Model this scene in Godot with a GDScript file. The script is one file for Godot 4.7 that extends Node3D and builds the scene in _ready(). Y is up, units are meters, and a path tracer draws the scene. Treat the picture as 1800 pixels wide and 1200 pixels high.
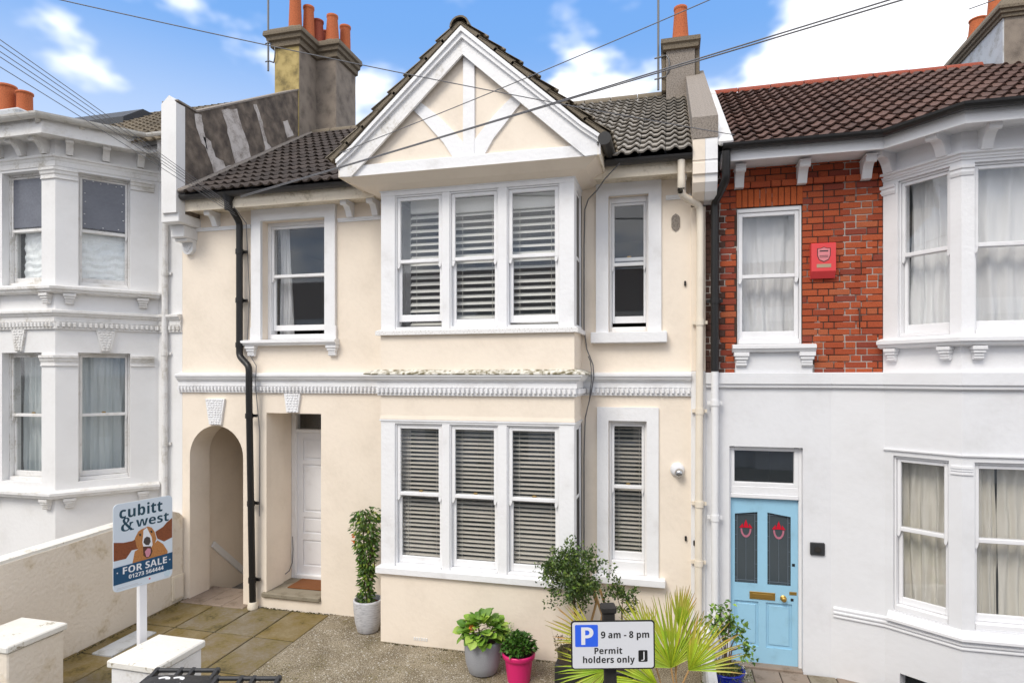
extends Node3D
# A street of rendered terraced houses. x runs along the facades, y up, z towards the street; the cream facade is the plane z = 0.

# ------------------------------------------------------------------ mesh builder
class MB:
	var v := PackedVector3Array()
	var n := PackedVector3Array()
	var c := PackedColorArray()
	var uv := PackedVector2Array()
	var colored := false
	var col := Color.WHITE
	var xf := Transform3D.IDENTITY
	func vert(p: Vector3, nn: Vector3) -> void:
		v.append(xf * p)
		n.append((xf.basis * nn).normalized())
		c.append(col)
		uv.append(Vector2(p.x, p.y))
	func tri(a: Vector3, b: Vector3, d: Vector3) -> void: # counter-clockwise seen from outside
		var nn := (b - a).cross(d - a)
		if nn.length_squared() < 1e-18:
			return
		vert(a, nn); vert(d, nn); vert(b, nn)
	func quad(a: Vector3, b: Vector3, d: Vector3, e: Vector3) -> void:
		tri(a, b, d); tri(a, d, e)
	func squad(p: Array, q: Array) -> void: # smooth quad, four points and four normals, counter-clockwise
		for k in [0, 2, 1, 0, 3, 2]:
			vert(p[k], q[k])
	func box(a: Vector3, b: Vector3) -> void:
		quad(Vector3(a.x, a.y, b.z), Vector3(b.x, a.y, b.z), Vector3(b.x, b.y, b.z), Vector3(a.x, b.y, b.z))
		quad(Vector3(b.x, a.y, a.z), Vector3(a.x, a.y, a.z), Vector3(a.x, b.y, a.z), Vector3(b.x, b.y, a.z))
		quad(Vector3(b.x, a.y, b.z), Vector3(b.x, a.y, a.z), Vector3(b.x, b.y, a.z), Vector3(b.x, b.y, b.z))
		quad(Vector3(a.x, a.y, a.z), Vector3(a.x, a.y, b.z), Vector3(a.x, b.y, b.z), Vector3(a.x, b.y, a.z))
		quad(Vector3(a.x, b.y, b.z), Vector3(b.x, b.y, b.z), Vector3(b.x, b.y, a.z), Vector3(a.x, b.y, a.z))
		quad(Vector3(a.x, a.y, a.z), Vector3(b.x, a.y, a.z), Vector3(b.x, a.y, b.z), Vector3(a.x, a.y, b.z))
	func cbox(a: Vector3, b: Vector3, w := 0.006) -> void: # box with chamfered edges
		var m := (a + b) * 0.5
		var h := (b - a) * 0.5
		w = minf(w, minf(h.x, minf(h.y, h.z)) * 0.8)
		var P := func(s: Vector3, ax: int) -> Vector3:
			var r := Vector3(w, w, w)
			r[ax] = 0.0
			return m + s * (h - r)
		for ax in 3:
			var u := (ax + 1) % 3
			var t := (ax + 2) % 3
			for sg in [-1.0, 1.0]:
				var q := []
				for k in [[-1, -1], [1, -1], [1, 1], [-1, 1]]:
					var s := Vector3.ZERO
					s[ax] = sg
					s[u] = k[0]
					s[t] = k[1]
					q.append(P.call(s, ax))
				if sg > 0:
					quad(q[0], q[1], q[2], q[3])
				else:
					quad(q[3], q[2], q[1], q[0])
			# chamfers along axis ax
			for su in [-1.0, 1.0]:
				for st in [-1.0, 1.0]:
					var s0 := Vector3.ZERO
					s0[ax] = -1; s0[u] = su; s0[t] = st
					var s1 := s0
					s1[ax] = 1
					var A: Vector3 = P.call(s0, u)
					var B: Vector3 = P.call(s1, u)
					var C: Vector3 = P.call(s1, t)
					var D: Vector3 = P.call(s0, t)
					if su * st > 0:
						quad(A, D, C, B)
					else:
						quad(A, B, C, D)
		for sx in [-1.0, 1.0]:
			for sy in [-1.0, 1.0]:
				for sz in [-1.0, 1.0]:
					var s := Vector3(sx, sy, sz)
					if sx * sy * sz > 0:
						tri(P.call(s, 0), P.call(s, 1), P.call(s, 2))
					else:
						tri(P.call(s, 0), P.call(s, 2), P.call(s, 1))
	func prism(poly: PackedVector2Array, z0: float, z1: float) -> void: # xy outline, front at z1
		if Geometry2D.is_polygon_clockwise(poly):
			poly = poly.duplicate()
			poly.reverse()
		var idx := Geometry2D.triangulate_polygon(poly)
		for k in range(0, idx.size(), 3):
			var a := poly[idx[k]]
			var b := poly[idx[k + 1]]
			var d := poly[idx[k + 2]]
			if (b - a).cross(d - a) < 0:
				var t := b
				b = d
				d = t
			tri(Vector3(a.x, a.y, z1), Vector3(b.x, b.y, z1), Vector3(d.x, d.y, z1))
			tri(Vector3(a.x, a.y, z0), Vector3(d.x, d.y, z0), Vector3(b.x, b.y, z0))
		for k in poly.size():
			var a := poly[k]
			var b := poly[(k + 1) % poly.size()]
			quad(Vector3(a.x, a.y, z0), Vector3(b.x, b.y, z0), Vector3(b.x, b.y, z1), Vector3(a.x, a.y, z1))
	func tube(path: Array, r, seg := 8, caps := true) -> void:
		var rings := []
		var norms := []
		var up := Vector3.UP
		for i in path.size():
			var d: Vector3
			if i == 0:
				d = path[1] - path[0]
			elif i == path.size() - 1:
				d = path[i] - path[i - 1]
			else:
				d = (path[i + 1] - path[i]).normalized() + (path[i] - path[i - 1]).normalized()
			d = d.normalized()
			if i == 0:
				up = Vector3.RIGHT if absf(d.y) > 0.9 else Vector3.UP
			var s := d.cross(up).normalized()
			var t := s.cross(d).normalized()
			up = t
			var rr: float = r[i] if r is Array else r
			var ring := []
			var nn := []
			for k in seg:
				var a := TAU * k / seg
				var o := s * cos(a) + t * sin(a)
				ring.append(path[i] + o * rr)
				nn.append(o)
			rings.append(ring)
			norms.append(nn)
		for i in path.size() - 1:
			for k in seg:
				var l := (k + 1) % seg
				squad([rings[i][k], rings[i + 1][k], rings[i + 1][l], rings[i][l]], [norms[i][k], norms[i + 1][k], norms[i + 1][l], norms[i][l]])
		if caps:
			for k in range(1, seg - 1):
				tri(rings[0][0], rings[0][k + 1], rings[0][k])
				var e: Array = rings[-1]
				tri(e[0], e[k], e[k + 1])
	func lathe(prof: Array, at: Vector3, seg := 24) -> void: # prof: Vector2(radius, height) from the outside bottom upwards
		var ns := []
		for i in prof.size():
			var a: Vector2 = prof[maxi(i - 1, 0)]
			var b: Vector2 = prof[mini(i + 1, prof.size() - 1)]
			var t := (b - a).normalized()
			ns.append(Vector2(t.y, -t.x))
		for i in prof.size() - 1:
			for k in seg:
				var p := []
				var q := []
				for e in [[i, k], [i, k + 1], [i + 1, k + 1], [i + 1, k]]:
					var an = -TAU * e[1] / seg
					var pr: Vector2 = prof[e[0]]
					var pn: Vector2 = ns[e[0]]
					p.append(at + Vector3(cos(an) * pr.x, pr.y, sin(an) * pr.x))
					q.append(Vector3(cos(an) * pn.x, pn.y, sin(an) * pn.x))
				squad(p, q)
	func sweep(path: Array, prof: Array, caps := true) -> void: # path: Vector2(x, z) left to right; prof: closed outline of Vector2(outwards, y), clockwise when outwards points right
		var off := []
		for i in path.size():
			var n1: Vector2
			var n2: Vector2
			if i > 0:
				var d: Vector2 = (path[i] - path[i - 1]).normalized()
				n1 = Vector2(-d.y, d.x)
			if i < path.size() - 1:
				var d: Vector2 = (path[i + 1] - path[i]).normalized()
				n2 = Vector2(-d.y, d.x)
			if i == 0:
				n1 = n2
			if i == path.size() - 1:
				n2 = n1
			off.append((n1 + n2) / (1.0 + n1.dot(n2)))
		var pt := func(i: int, k: int) -> Vector3:
			var o: Vector2 = path[i] + off[i] * prof[k].x
			return Vector3(o.x, prof[k].y, o.y)
		var m := prof.size()
		for i in path.size() - 1:
			for k in m:
				var l := (k + 1) % m
				quad(pt.call(i, k), pt.call(i, l), pt.call(i + 1, l), pt.call(i + 1, k))
		if caps:
			var poly := PackedVector2Array(prof)
			var idx := Geometry2D.triangulate_polygon(poly)
			for k in range(0, idx.size(), 3):
				var a := idx[k]
				var b := idx[k + 1]
				var d := idx[k + 2]
				var e := path.size() - 1
				tri(pt.call(0, a), pt.call(0, b), pt.call(0, d))
				tri(pt.call(e, a), pt.call(e, d), pt.call(e, b))
	func wall(x0: float, x1: float, y0: float, y1: float, holes: Array, zf: float, depth: float) -> void: # holes: [x0, x1, y0, y1]
		var xs := [x0, x1]
		var ys := [y0, y1]
		for h in holes:
			xs.append_array([clampf(h[0], x0, x1), clampf(h[1], x0, x1)])
			ys.append_array([clampf(h[2], y0, y1), clampf(h[3], y0, y1)])
		xs.sort()
		ys.sort()
		for i in xs.size() - 1:
			for j in ys.size() - 1:
				if xs[i + 1] - xs[i] < 1e-5 or ys[j + 1] - ys[j] < 1e-5:
					continue
				var mx: float = (xs[i] + xs[i + 1]) * 0.5
				var my: float = (ys[j] + ys[j + 1]) * 0.5
				var open := false
				for h in holes:
					if mx > h[0] and mx < h[1] and my > h[2] and my < h[3]:
						open = true
				if open:
					continue
				quad(Vector3(xs[i], ys[j], zf), Vector3(xs[i + 1], ys[j], zf), Vector3(xs[i + 1], ys[j + 1], zf), Vector3(xs[i], ys[j + 1], zf))
				quad(Vector3(xs[i + 1], ys[j], zf - depth), Vector3(xs[i], ys[j], zf - depth), Vector3(xs[i], ys[j + 1], zf - depth), Vector3(xs[i + 1], ys[j + 1], zf - depth))
		var b := zf - depth
		for h in holes:
			quad(Vector3(h[0], h[2], b), Vector3(h[0], h[2], zf), Vector3(h[0], h[3], zf), Vector3(h[0], h[3], b))
			quad(Vector3(h[1], h[2], zf), Vector3(h[1], h[2], b), Vector3(h[1], h[3], b), Vector3(h[1], h[3], zf))
			quad(Vector3(h[0], h[3], zf), Vector3(h[1], h[3], zf), Vector3(h[1], h[3], b), Vector3(h[0], h[3], b))
			quad(Vector3(h[0], h[2], b), Vector3(h[1], h[2], b), Vector3(h[1], h[2], zf), Vector3(h[0], h[2], zf))
		# outer rim
		quad(Vector3(x0, y0, b), Vector3(x0, y0, zf), Vector3(x0, y1, zf), Vector3(x0, y1, b))
		quad(Vector3(x1, y0, zf), Vector3(x1, y0, b), Vector3(x1, y1, b), Vector3(x1, y1, zf))
		quad(Vector3(x0, y1, zf), Vector3(x1, y1, zf), Vector3(x1, y1, b), Vector3(x0, y1, b))
	func mesh() -> ArrayMesh:
		var a := []
		a.resize(Mesh.ARRAY_MAX)
		a[Mesh.ARRAY_VERTEX] = v
		a[Mesh.ARRAY_NORMAL] = n
		a[Mesh.ARRAY_TEX_UV] = uv
		if colored:
			a[Mesh.ARRAY_COLOR] = c
		var m := ArrayMesh.new()
		m.add_surface_from_arrays(Mesh.PRIMITIVE_TRIANGLES, a)
		return m

# ------------------------------------------------------------------ scene helpers
var M := {}
var rng := RandomNumberGenerator.new()
var taken := {}

func mb() -> MB:
	return MB.new()
func mbc() -> MB:
	var m := MB.new()
	m.colored = true
	return m
func numbered(parent: Node, called: String) -> String:
	var key := str(parent.get_instance_id()) + called
	var k: int = taken.get(key, 0)
	taken[key] = k + 1
	return called if k == 0 else "%s_%03d" % [called, k]
func put(parent: Node, called: String, mesh: Mesh, m: Material, xf := Transform3D.IDENTITY) -> MeshInstance3D:
	var o := MeshInstance3D.new()
	o.name = numbered(parent, called)
	o.mesh = mesh
	o.material_override = null
	if m:
		if mesh is ArrayMesh and mesh.surface_get_material(0) == null:
			mesh.surface_set_material(0, m)
		elif mesh is PrimitiveMesh and mesh.material == null:
			mesh.material = m
		o.set_surface_override_material(0, m)
	o.transform = xf
	parent.add_child(o, true)
	return o
func part(parent: Node, called: String, b: MB, m: Material, xf := Transform3D.IDENTITY) -> MeshInstance3D:
	return put(parent, called, b.mesh(), m, xf)
func thing(called: String, label: String, category: String, at := Vector3.ZERO, group := "", turn := 0.0) -> Node3D:
	var o := Node3D.new()
	o.name = numbered(self, called)
	add_child(o, true)
	o.position = at
	o.rotation.y = turn
	tag(o, label, category, group)
	return o
func tag(o: Node, label: String, category: String, group := "") -> Node:
	o.set_meta("label", label)
	o.set_meta("category", category)
	if group != "":
		o.set_meta("group", group)
	return o
func setting(called: String, b: MB, m: Material) -> MeshInstance3D:
	var o := part(self, called, b, m)
	o.set_meta("kind", "structure")
	return o
func stuff(o: Node) -> Node:
	o.set_meta("kind", "stuff")
	return o
func node(parent: Node, called: String, xf := Transform3D.IDENTITY) -> Node3D:
	var o := Node3D.new()
	o.name = numbered(parent, called)
	o.transform = xf
	parent.add_child(o, true)
	return o
func frame_xf(origin: Vector3, dir: Vector2) -> Transform3D: # local x along dir (x, z), y up, z outwards
	var d := dir.normalized()
	return Transform3D(Basis(Vector3(d.x, 0, d.y), Vector3.UP, Vector3(-d.y, 0, d.x)), origin)
func lin(r: float, g: float, b: float) -> Color:
	return Color(r, g, b).linear_to_srgb()

# ------------------------------------------------------------------ computed textures and materials
func noise_image(seed_: int, freq: float, oct: int, size := 512, kind := FastNoiseLite.TYPE_SIMPLEX_SMOOTH) -> Image:
	var f := FastNoiseLite.new()
	f.seed = seed_
	f.noise_type = kind
	f.frequency = freq
	f.fractal_octaves = oct
	f.fractal_type = FastNoiseLite.FRACTAL_FBM if oct > 1 else FastNoiseLite.FRACTAL_NONE
	return f.get_seamless_image(size, size)
func ramp_tex(img: Image, stops: Array, mixer: Image = null, amount := 0.0) -> ImageTexture: # stops: [position, Color linear], result sRGB
	var w := img.get_width()
	var h := img.get_height()
	var lut := []
	for k in 256:
		var t := k / 255.0
		var col: Color = stops[0][1]
		for i in stops.size() - 1:
			if t >= stops[i][0]:
				var u: float = clampf((t - stops[i][0]) / maxf(stops[i + 1][0] - stops[i][0], 1e-4), 0, 1)
				col = (stops[i][1] as Color).lerp(stops[i + 1][1], u)
		lut.append(col.linear_to_srgb())
	var src := img.get_data()
	var mx := mixer.get_data() if mixer else PackedByteArray()
	var out := PackedByteArray()
	out.resize(w * h * 3)
	for p in w * h:
		var t: int = src[p]
		if mixer:
			t = clampi(int(t + (mx[p] - 128) * amount), 0, 255)
		var col: Color = lut[t]
		out[p * 3] = int(col.r * 255)
		out[p * 3 + 1] = int(col.g * 255)
		out[p * 3 + 2] = int(col.b * 255)
	return ImageTexture.create_from_image(Image.create_from_data(w, h, false, Image.FORMAT_RGB8, out))
func normal_tex(img: Image, strength: float) -> ImageTexture:
	var i: Image = img.duplicate()
	i.convert(Image.FORMAT_RGBA8)
	i.bump_map_to_normal_map(strength)
	return ImageTexture.create_from_image(i)
func mat(col: Color, rough: float, tex: Texture2D = null, per_metre := 0.5, nrm: Texture2D = null, nscale := 1.0, metal := 0.0) -> StandardMaterial3D:
	var m := StandardMaterial3D.new()
	m.albedo_color = col
	m.roughness = rough
	m.metallic = metal
	if tex:
		m.albedo_texture = tex
	if nrm:
		m.normal_enabled = true
		m.normal_texture = nrm
		m.normal_scale = nscale
	if tex or nrm:
		m.uv1_triplanar = true
		m.uv1_world_triplanar = true
		m.uv1_scale = Vector3.ONE * per_metre
	return m

func materials() -> void:
	var g := func(x: float) -> Color: return Color(x, x, x)
	var broad := noise_image(11, 0.006, 5)
	var fine := noise_image(12, 0.05, 3)
	var grit := noise_image(13, 0.22, 2)
	var cell := noise_image(14, 0.09, 2, 512, FastNoiseLite.TYPE_CELLULAR)
	var streak := noise_image(15, 0.02, 4)
	var n_stucco := normal_tex(fine, 2.2)
	var n_grit := normal_tex(grit, 2.5)
	var n_broad := normal_tex(broad, 5.0)
	# painted render: faint weathering blotches
	var t_render := ramp_tex(broad, [[0.0, Color(.92, .915, .905)], [0.35, Color(.975, .972, .97)], [0.6, Color(1, 1, 1)], [1.0, Color(1, 1, 1)]], fine, 0.3)
	var t_paint := ramp_tex(broad, [[0.0, Color(.88, .87, .86)], [0.25, Color(.97, .967, .965)], [0.45, Color(1, 1, 1)], [1.0, Color(1, 1, 1)]], grit, 0.2)
	var t_dirty := ramp_tex(broad, [[0.0, Color(.60, .57, .51)], [0.22, Color(.80, .78, .74)], [0.40, Color(.96, .955, .95)], [0.6, Color(1, 1, 1)], [1.0, Color(1, 1, 1)]], fine, 0.4)
	M.cream = mat(lin(.865, .765, .645), .85, t_render, .45, n_stucco, .16)
	M.cream_trim = mat(lin(.83, .74, .60), .7, t_dirty, .8, n_stucco, .3)
	M.white = mat(lin(.84, .84, .85), .5, t_paint, .6, n_stucco, .25)
	M.white_old = mat(lin(.82, .81, .80), .6, t_dirty, .9, n_stucco, .4)
	M.grey_white = mat(lin(.79, .785, .78), .75, t_render, .5, n_stucco, .16)
	M.grey_trim = mat(lin(.76, .75, .735), .7, t_dirty, .8, n_stucco, .35)
	M.cool_white = mat(lin(.745, .75, .77), .7, t_render, .4, n_stucco, .14)
	M.cool_trim = mat(lin(.79, .79, .805), .55, t_paint, .6, n_stucco, .25)
	# flaking sill paint
	M.flaking = mat(lin(.82, .81, .80), .65, ramp_tex(fine, [[0.0, Color(.34, .30, .25)], [0.2, Color(.5, .46, .40)], [0.27, Color(1, 1, 1)], [1.0, Color(1, 1, 1)]], grit, .5), 1.6, n_grit, .4)
	M.lichen_ledge = mat(lin(.74, .72, .67), .85, ramp_tex(fine, [[0.0, Color(.14, .13, .08)], [0.36, Color(.30, .27, .18)], [0.5, Color(.85, .84, .80)], [1.0, Color(1, 1, 1)]], broad, .8), .55, n_grit, .3)
	# stone, cement
	M.cement = mat(lin(.27, .225, .19), .95, ramp_tex(broad, [[0.0, Color(.45, .43, .42)], [0.45, Color(.95, .92, .9)], [0.62, Color(1.3, 1.25, 1.15)], [1.0, Color(1.9, 1.85, 1.75)]].map(func(s): return [s[0], (s[1] as Color) * 0.52]), grit, .9), 1.1, n_grit, 1.0)
	M.patch = mat(lin(.62, .575, .545), .9, ramp_tex(broad, [[0.0, Color(.45, .42, .39)], [0.35, Color(.75, .73, .71)], [0.6, Color(.97, .97, .96)], [1.0, Color(1, 1, 1)]], fine, .5), 1.3, n_grit, .4)
	M.stack_yellow = mat(lin(.48, .38, .17), .95, ramp_tex(broad, [[0.0, Color(.3, .3, .3)], [0.35, Color(.7, .68, .6)], [0.6, Color(1, .98, .9)], [1.0, Color(1, 1, 1)]], grit, .8), 1.0, n_grit, .8)
	M.stack_grey = mat(lin(.29, .25, .215), .95, ramp_tex(broad, [[0.0, Color(.42, .4, .38)], [0.45, Color(.85, .82, .78)], [1.0, Color(1.0, .98, .92)]], grit, .9), .9, n_grit, .8)
	M.stack_cap = mat(lin(.215, .18, .14), .95, ramp_tex(fine, [[0.0, Color(.35, .33, .3)], [0.5, Color(.9, .87, .8)], [1.0, Color(1, 1, .95)]], grit, .8), 1.4, n_grit, 1.0)
	M.coping = mat(lin(.34, .30, .265), .95, ramp_tex(fine, [[0.0, Color(.3, .29, .28)], [0.4, Color(.75, .73, .7)], [1.0, Color(1, 1, 1)]], grit, .9), 1.5, n_grit, 1.0)
	M.lead = mat(lin(.50, .52, .54), .6, t_dirty, 1.2, n_broad, .3)
	M.terracotta = mat(lin(.50, .135, .045), .85, ramp_tex(fine, [[0.0, Color(.35, .3, .28)], [0.35, Color(.8, .75, .72)], [0.7, Color(1, 1, 1)], [1.0, Color(1, 1, 1)]], grit, .6), 1.6, n_grit, .5)
	M.terracotta_dark = mat(lin(.33, .075, .04), .85, ramp_tex(fine, [[0.0, Color(.35, .3, .28)], [0.5, Color(.9, .85, .82)], [1.0, Color(1, 1, 1)]], grit, .6), 1.6, n_grit, .5)
	# roof tiles: three tones for each house
	var t_tile := ramp_tex(fine, [[0.0, Color(.45, .44, .42)], [0.35, Color(.8, .79, .77)], [0.6, Color(1, 1, 1)], [0.75, Color(1, 1, .98)], [1.0, Color(1, 1, 1)]], grit, .9)
	for k in 3:
		var s: float = [0.8, 1.0, 1.22][k]
		M["tile_brown_%d" % k] = mat(lin(.076 * s, .058 * s, .049 * s), .85, t_tile, 1.7, n_grit, .8)
		M["tile_red_%d" % k] = mat(lin(.118 * s, .064 * s, .05 * s), .85, t_tile, 1.7, n_grit, .8)
		M["tile_pale_%d" % k] = mat(lin(.36 * s, .335 * s, .30 * s), .85, ramp_tex(fine, [[0.0, Color(.25, .24, .22)], [0.4, Color(.75, .73, .7)], [1.0, Color(1, 1, 1)]], grit, .9) if k == 0 else M.tile_pale_0.albedo_texture, 2.3, n_grit, .8)
		M["tile_lichen_%d" % k] = mat(lin(.185 * s, .15 * s, .105 * s), .9, t_tile, 2.0, n_grit, .9)
	M.tile_edge = mat(lin(.21, .175, .13), .95, t_tile, 2.0, n_grit, .9)
	# bricks
	var t_brick := ramp_tex(fine, [[0.0, Color(.5, .45, .43)], [0.35, Color(.85, .82, .8)], [0.6, Color(1, 1, 1)], [1.0, Color(1, 1, 1)]], grit, 1.0)
	var bc := [[.40, .075, .025], [.45, .092, .030], [.34, .062, .024], [.44, .115, .045], [.27, .052, .028]]
	for k in 5:
		M["brick_%d" % k] = mat(lin(bc[k][0], bc[k][1], bc[k][2]), .9, t_brick, 2.6, n_grit, .9)
	M.brick_bright = mat(lin(.50, .105, .025), .9, t_brick, 2.6, n_grit, .7)
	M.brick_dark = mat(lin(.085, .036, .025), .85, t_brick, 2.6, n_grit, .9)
	var mort := mat(Color.WHITE, .95, ramp_tex(grit, [[0.0, Color(.6, .6, .6)], [1.0, Color(1, 1, 1)]]), 2.0, n_grit, .8)
	mort.vertex_color_use_as_albedo = true
	M.mortar = mort
	# pipes, metal, plastic
	M.black = mat(lin(.011, .010, .010), .42, ramp_tex(fine, [[0.0, Color(.6, .6, .6)], [1.0, Color(1, 1, 1)]], grit, .5), 1.5, n_grit, .15)
	M.dark_gutter = mat(lin(.045, .042, .04), .5, t_dirty, 1.6, n_grit, .3)
	M.pipe_cream = mat(lin(.80, .72, .60), .5, t_paint, 1.0)
	M.pipe_white = mat(lin(.80, .80, .81), .5, t_paint, 1.0)
	M.gutter_white = mat(lin(.58, .565, .53), .6, t_dirty, 2.0, n_grit, .3)
	M.cable = mat(lin(.05, .048, .05), .6)
	M.cable_grey = mat(lin(.15, .15, .16), .6)
	M.steel = mat(lin(.16, .16, .16), .5, null, 1, null, 1, .6)
	M.brass = mat(lin(.52, .33, .09), .35, null, 1, null, 1, .85)
	# glass
	var gl := StandardMaterial3D.new()
	gl.albedo_color = Color(.5, .55, .58, .045)
	gl.transparency = BaseMaterial3D.TRANSPARENCY_ALPHA
	gl.roughness = 0.02
	gl.metallic_specular = 1.0
	M.glass = gl
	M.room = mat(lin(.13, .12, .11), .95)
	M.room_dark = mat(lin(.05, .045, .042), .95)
	M.slat_cream = mat(lin(.60, .56, .49), .55)
	M.slat_white = mat(lin(.74, .74, .70), .5)
	M.cord = mat(lin(.6, .58, .52), .8)
	var sheer := mat(lin(.80, .80, .80), .95)
	sheer.backlight_enabled = true
	sheer.backlight = Color(.35, .35, .35)
	M.curtain = sheer
	var cur2 := mat(lin(.58, .63, .63), .95)
	cur2.backlight_enabled = true
	cur2.backlight = Color(.25, .27, .27)
	M.curtain_green = cur2
	var cur3 := mat(lin(.70, .67, .60), .95)
	cur3.backlight_enabled = true
	cur3.backlight = Color(.3, .3, .27)
	M.curtain_cream = cur3
	M.poly_sheet = mat(lin(.84, .88, .88), .35)
	M.board_grey = mat(lin(.15, .16, .19), .3, ramp_tex(fine, [[0.0, Color(.75, .75, .78)], [1.0, Color(1, 1, 1)]], broad, 1.0), .8)
	# ground
	var t_slab := ramp_tex(broad, [[0.0, Color(.09, .07, .03)], [0.3, Color(.19, .145, .055)], [0.5, Color(.20, .155, .085)], [0.7, Color(.215, .175, .115)], [1.0, Color(.25, .21, .15)]], fine, .5)
	M.slab = mat(lin(1, 1, 1), .9, t_slab, .55, n_grit, .8)
	M.slab_moss = mat(lin(1.0, .95, .72), .95, t_slab, .7, n_grit, .9)
	M.slab_grey = mat(lin(.95, .97, 1.0), .9, t_slab, .62, n_grit, .8)
	M.joint = mat(lin(.075, .065, .028), .95, ramp_tex(fine, [[0.0, Color(.3, .3, .25)], [1.0, Color(1, 1, .9)]], grit, .9), 2.0)
	M.aggregate = mat(lin(.41, .36, .275), .95, ramp_tex(grit, [[0.0, Color(.12, .10, .07)], [0.35, Color(.36, .32, .25)], [0.52, Color(.62, .59, .53)], [0.68, Color(.95, .94, .9)], [1.0, Color(1, 1, 1)]], broad, .3), .5, n_grit, 1.2)
	M.step = mat(lin(.27, .235, .175), .9, t_dirty, 1.2, n_grit, .8)
	M.path_tile = mat(lin(.30, .235, .185), .9, t_dirty, 1.2, n_grit, .8)
	M.asphalt = mat(lin(.05, .05, .052), .95, ramp_tex(grit, [[0.0, Color(.5, .5, .5)], [1.0, Color(1, 1, 1)]]), .8, n_grit, 1.0)
	M.pavement = mat(lin(.24, .23, .21), .95, t_dirty, .6, n_grit, .8)
	M.wall_buff = mat(lin(.80, .72, .615), .9, ramp_tex(broad, [[0.0, Color(.70, .65, .54)], [0.18, Color(.90, .87, .81)], [0.4, Color(1, 1, 1)], [1.0, Color(1, 1, 1)]], fine, .35), .6, n_stucco, .7)
	M.cap_white = mat(lin(.80, .78, .73), .8, ramp_tex(broad, [[0.0, Color(.35, .32, .25)], [0.09, Color(.62, .58, .5)], [0.17, Color(.94, .93, .91)], [1.0, Color(1, 1, 1)]], fine, .6), .9, n_stucco, .5)
	M.doormat = mat(lin(.27, .10, .03), 1.0, ramp_tex(grit, [[0.0, Color(.5, .45, .4)], [1.0, Color(1, 1, 1)]]), 3.0, n_grit, 1.5)
	M.timber_black = mat(lin(.022, .019, .017), .8, t_dirty, 2.0, n_grit, .5)
	M.blue_door = mat(lin(.32, .57, .74), .38, t_paint, 1.0, n_stucco, .12)
	M.door_white = mat(lin(.82, .82, .84), .45, t_paint, 1.0, n_stucco, .15)
	M.alarm_red = mat(lin(.70, .055, .06), .4)
	M.bin = mat(lin(.028, .029, .032), .5, null, 1.0, n_grit, .25)
	M.soil = mat(lin(.035, .022, .014), 1.0, null, 1.0, n_grit, 1.0)
	M.pot_grey = mat(lin(.36, .37, .40), .8, ramp_tex(cell, [[0.0, Color(.7, .7, .7)], [0.5, Color(1, 1, 1)], [1.0, Color(1, 1, 1)]]), 2.5, n_grit, .8)
	M.pot_white = mat(lin(.60, .60, .62), .75, ramp_tex(streak, [[0.0, Color(.45, .45, .47)], [0.4, Color(.85, .85, .86)], [0.6, Color(1, 1, 1)], [1.0, Color(1, 1, 1)]], fine, .8), 1.0, n_stucco, .8)
	M.pot_white.uv1_scale = Vector3(.7, 6.0, .7)
	M.pot_pink = mat(lin(.72, .02, .17), .38)
	M.pot_blue = mat(lin(.008, .02, .28), .15)
	M.pot_black = mat(lin(.02, .018, .018), .6, null, 1.0, n_grit, .3)
	M.wicker = mat(lin(.45, .21, .06), .8)
	M.red_plastic = mat(lin(.50, .03, .02), .4)
	M.yellow_plastic = mat(lin(.70, .38, .02), .4)
	M.bark = mat(lin(.13, .085, .05), .95, t_brick, 3.0, n_grit, 1.0)
	M.cane = mat(lin(.50, .30, .12), .8, t_brick, 3.0)
	var leaf := StandardMaterial3D.new()
	leaf.vertex_color_use_as_albedo = true
	leaf.roughness = 0.5
	leaf.backlight_enabled = true
	leaf.backlight = Color(.25, .3, .08)
	M.leaf = leaf
	M.sign_face = mat(lin(.70, .71, .74), .45)
	M.sign_black = mat(lin(.012, .012, .012), .5)
	M.sign_blue = mat(lin(.03, .13, .80), .45)
	M.sign_white = mat(lin(.80, .80, .82), .45)
	M.board_navy = mat(lin(.005, .065, .15), .5)
	M.text_teal = mat(lin(.004, .05, .085), .5)
	M.red_glass = mat(lin(.55, .01, .03), .15)
	M.pink_glass = mat(lin(.45, .16, .22), .15)
	M.grey_glass = mat(lin(.06, .075, .085), .12)
	M.came = mat(lin(.11, .14, .17), .5)
	M.slate = mat(lin(.045, .05, .06), .6, t_tile, 1.5, n_grit, .5)

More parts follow.
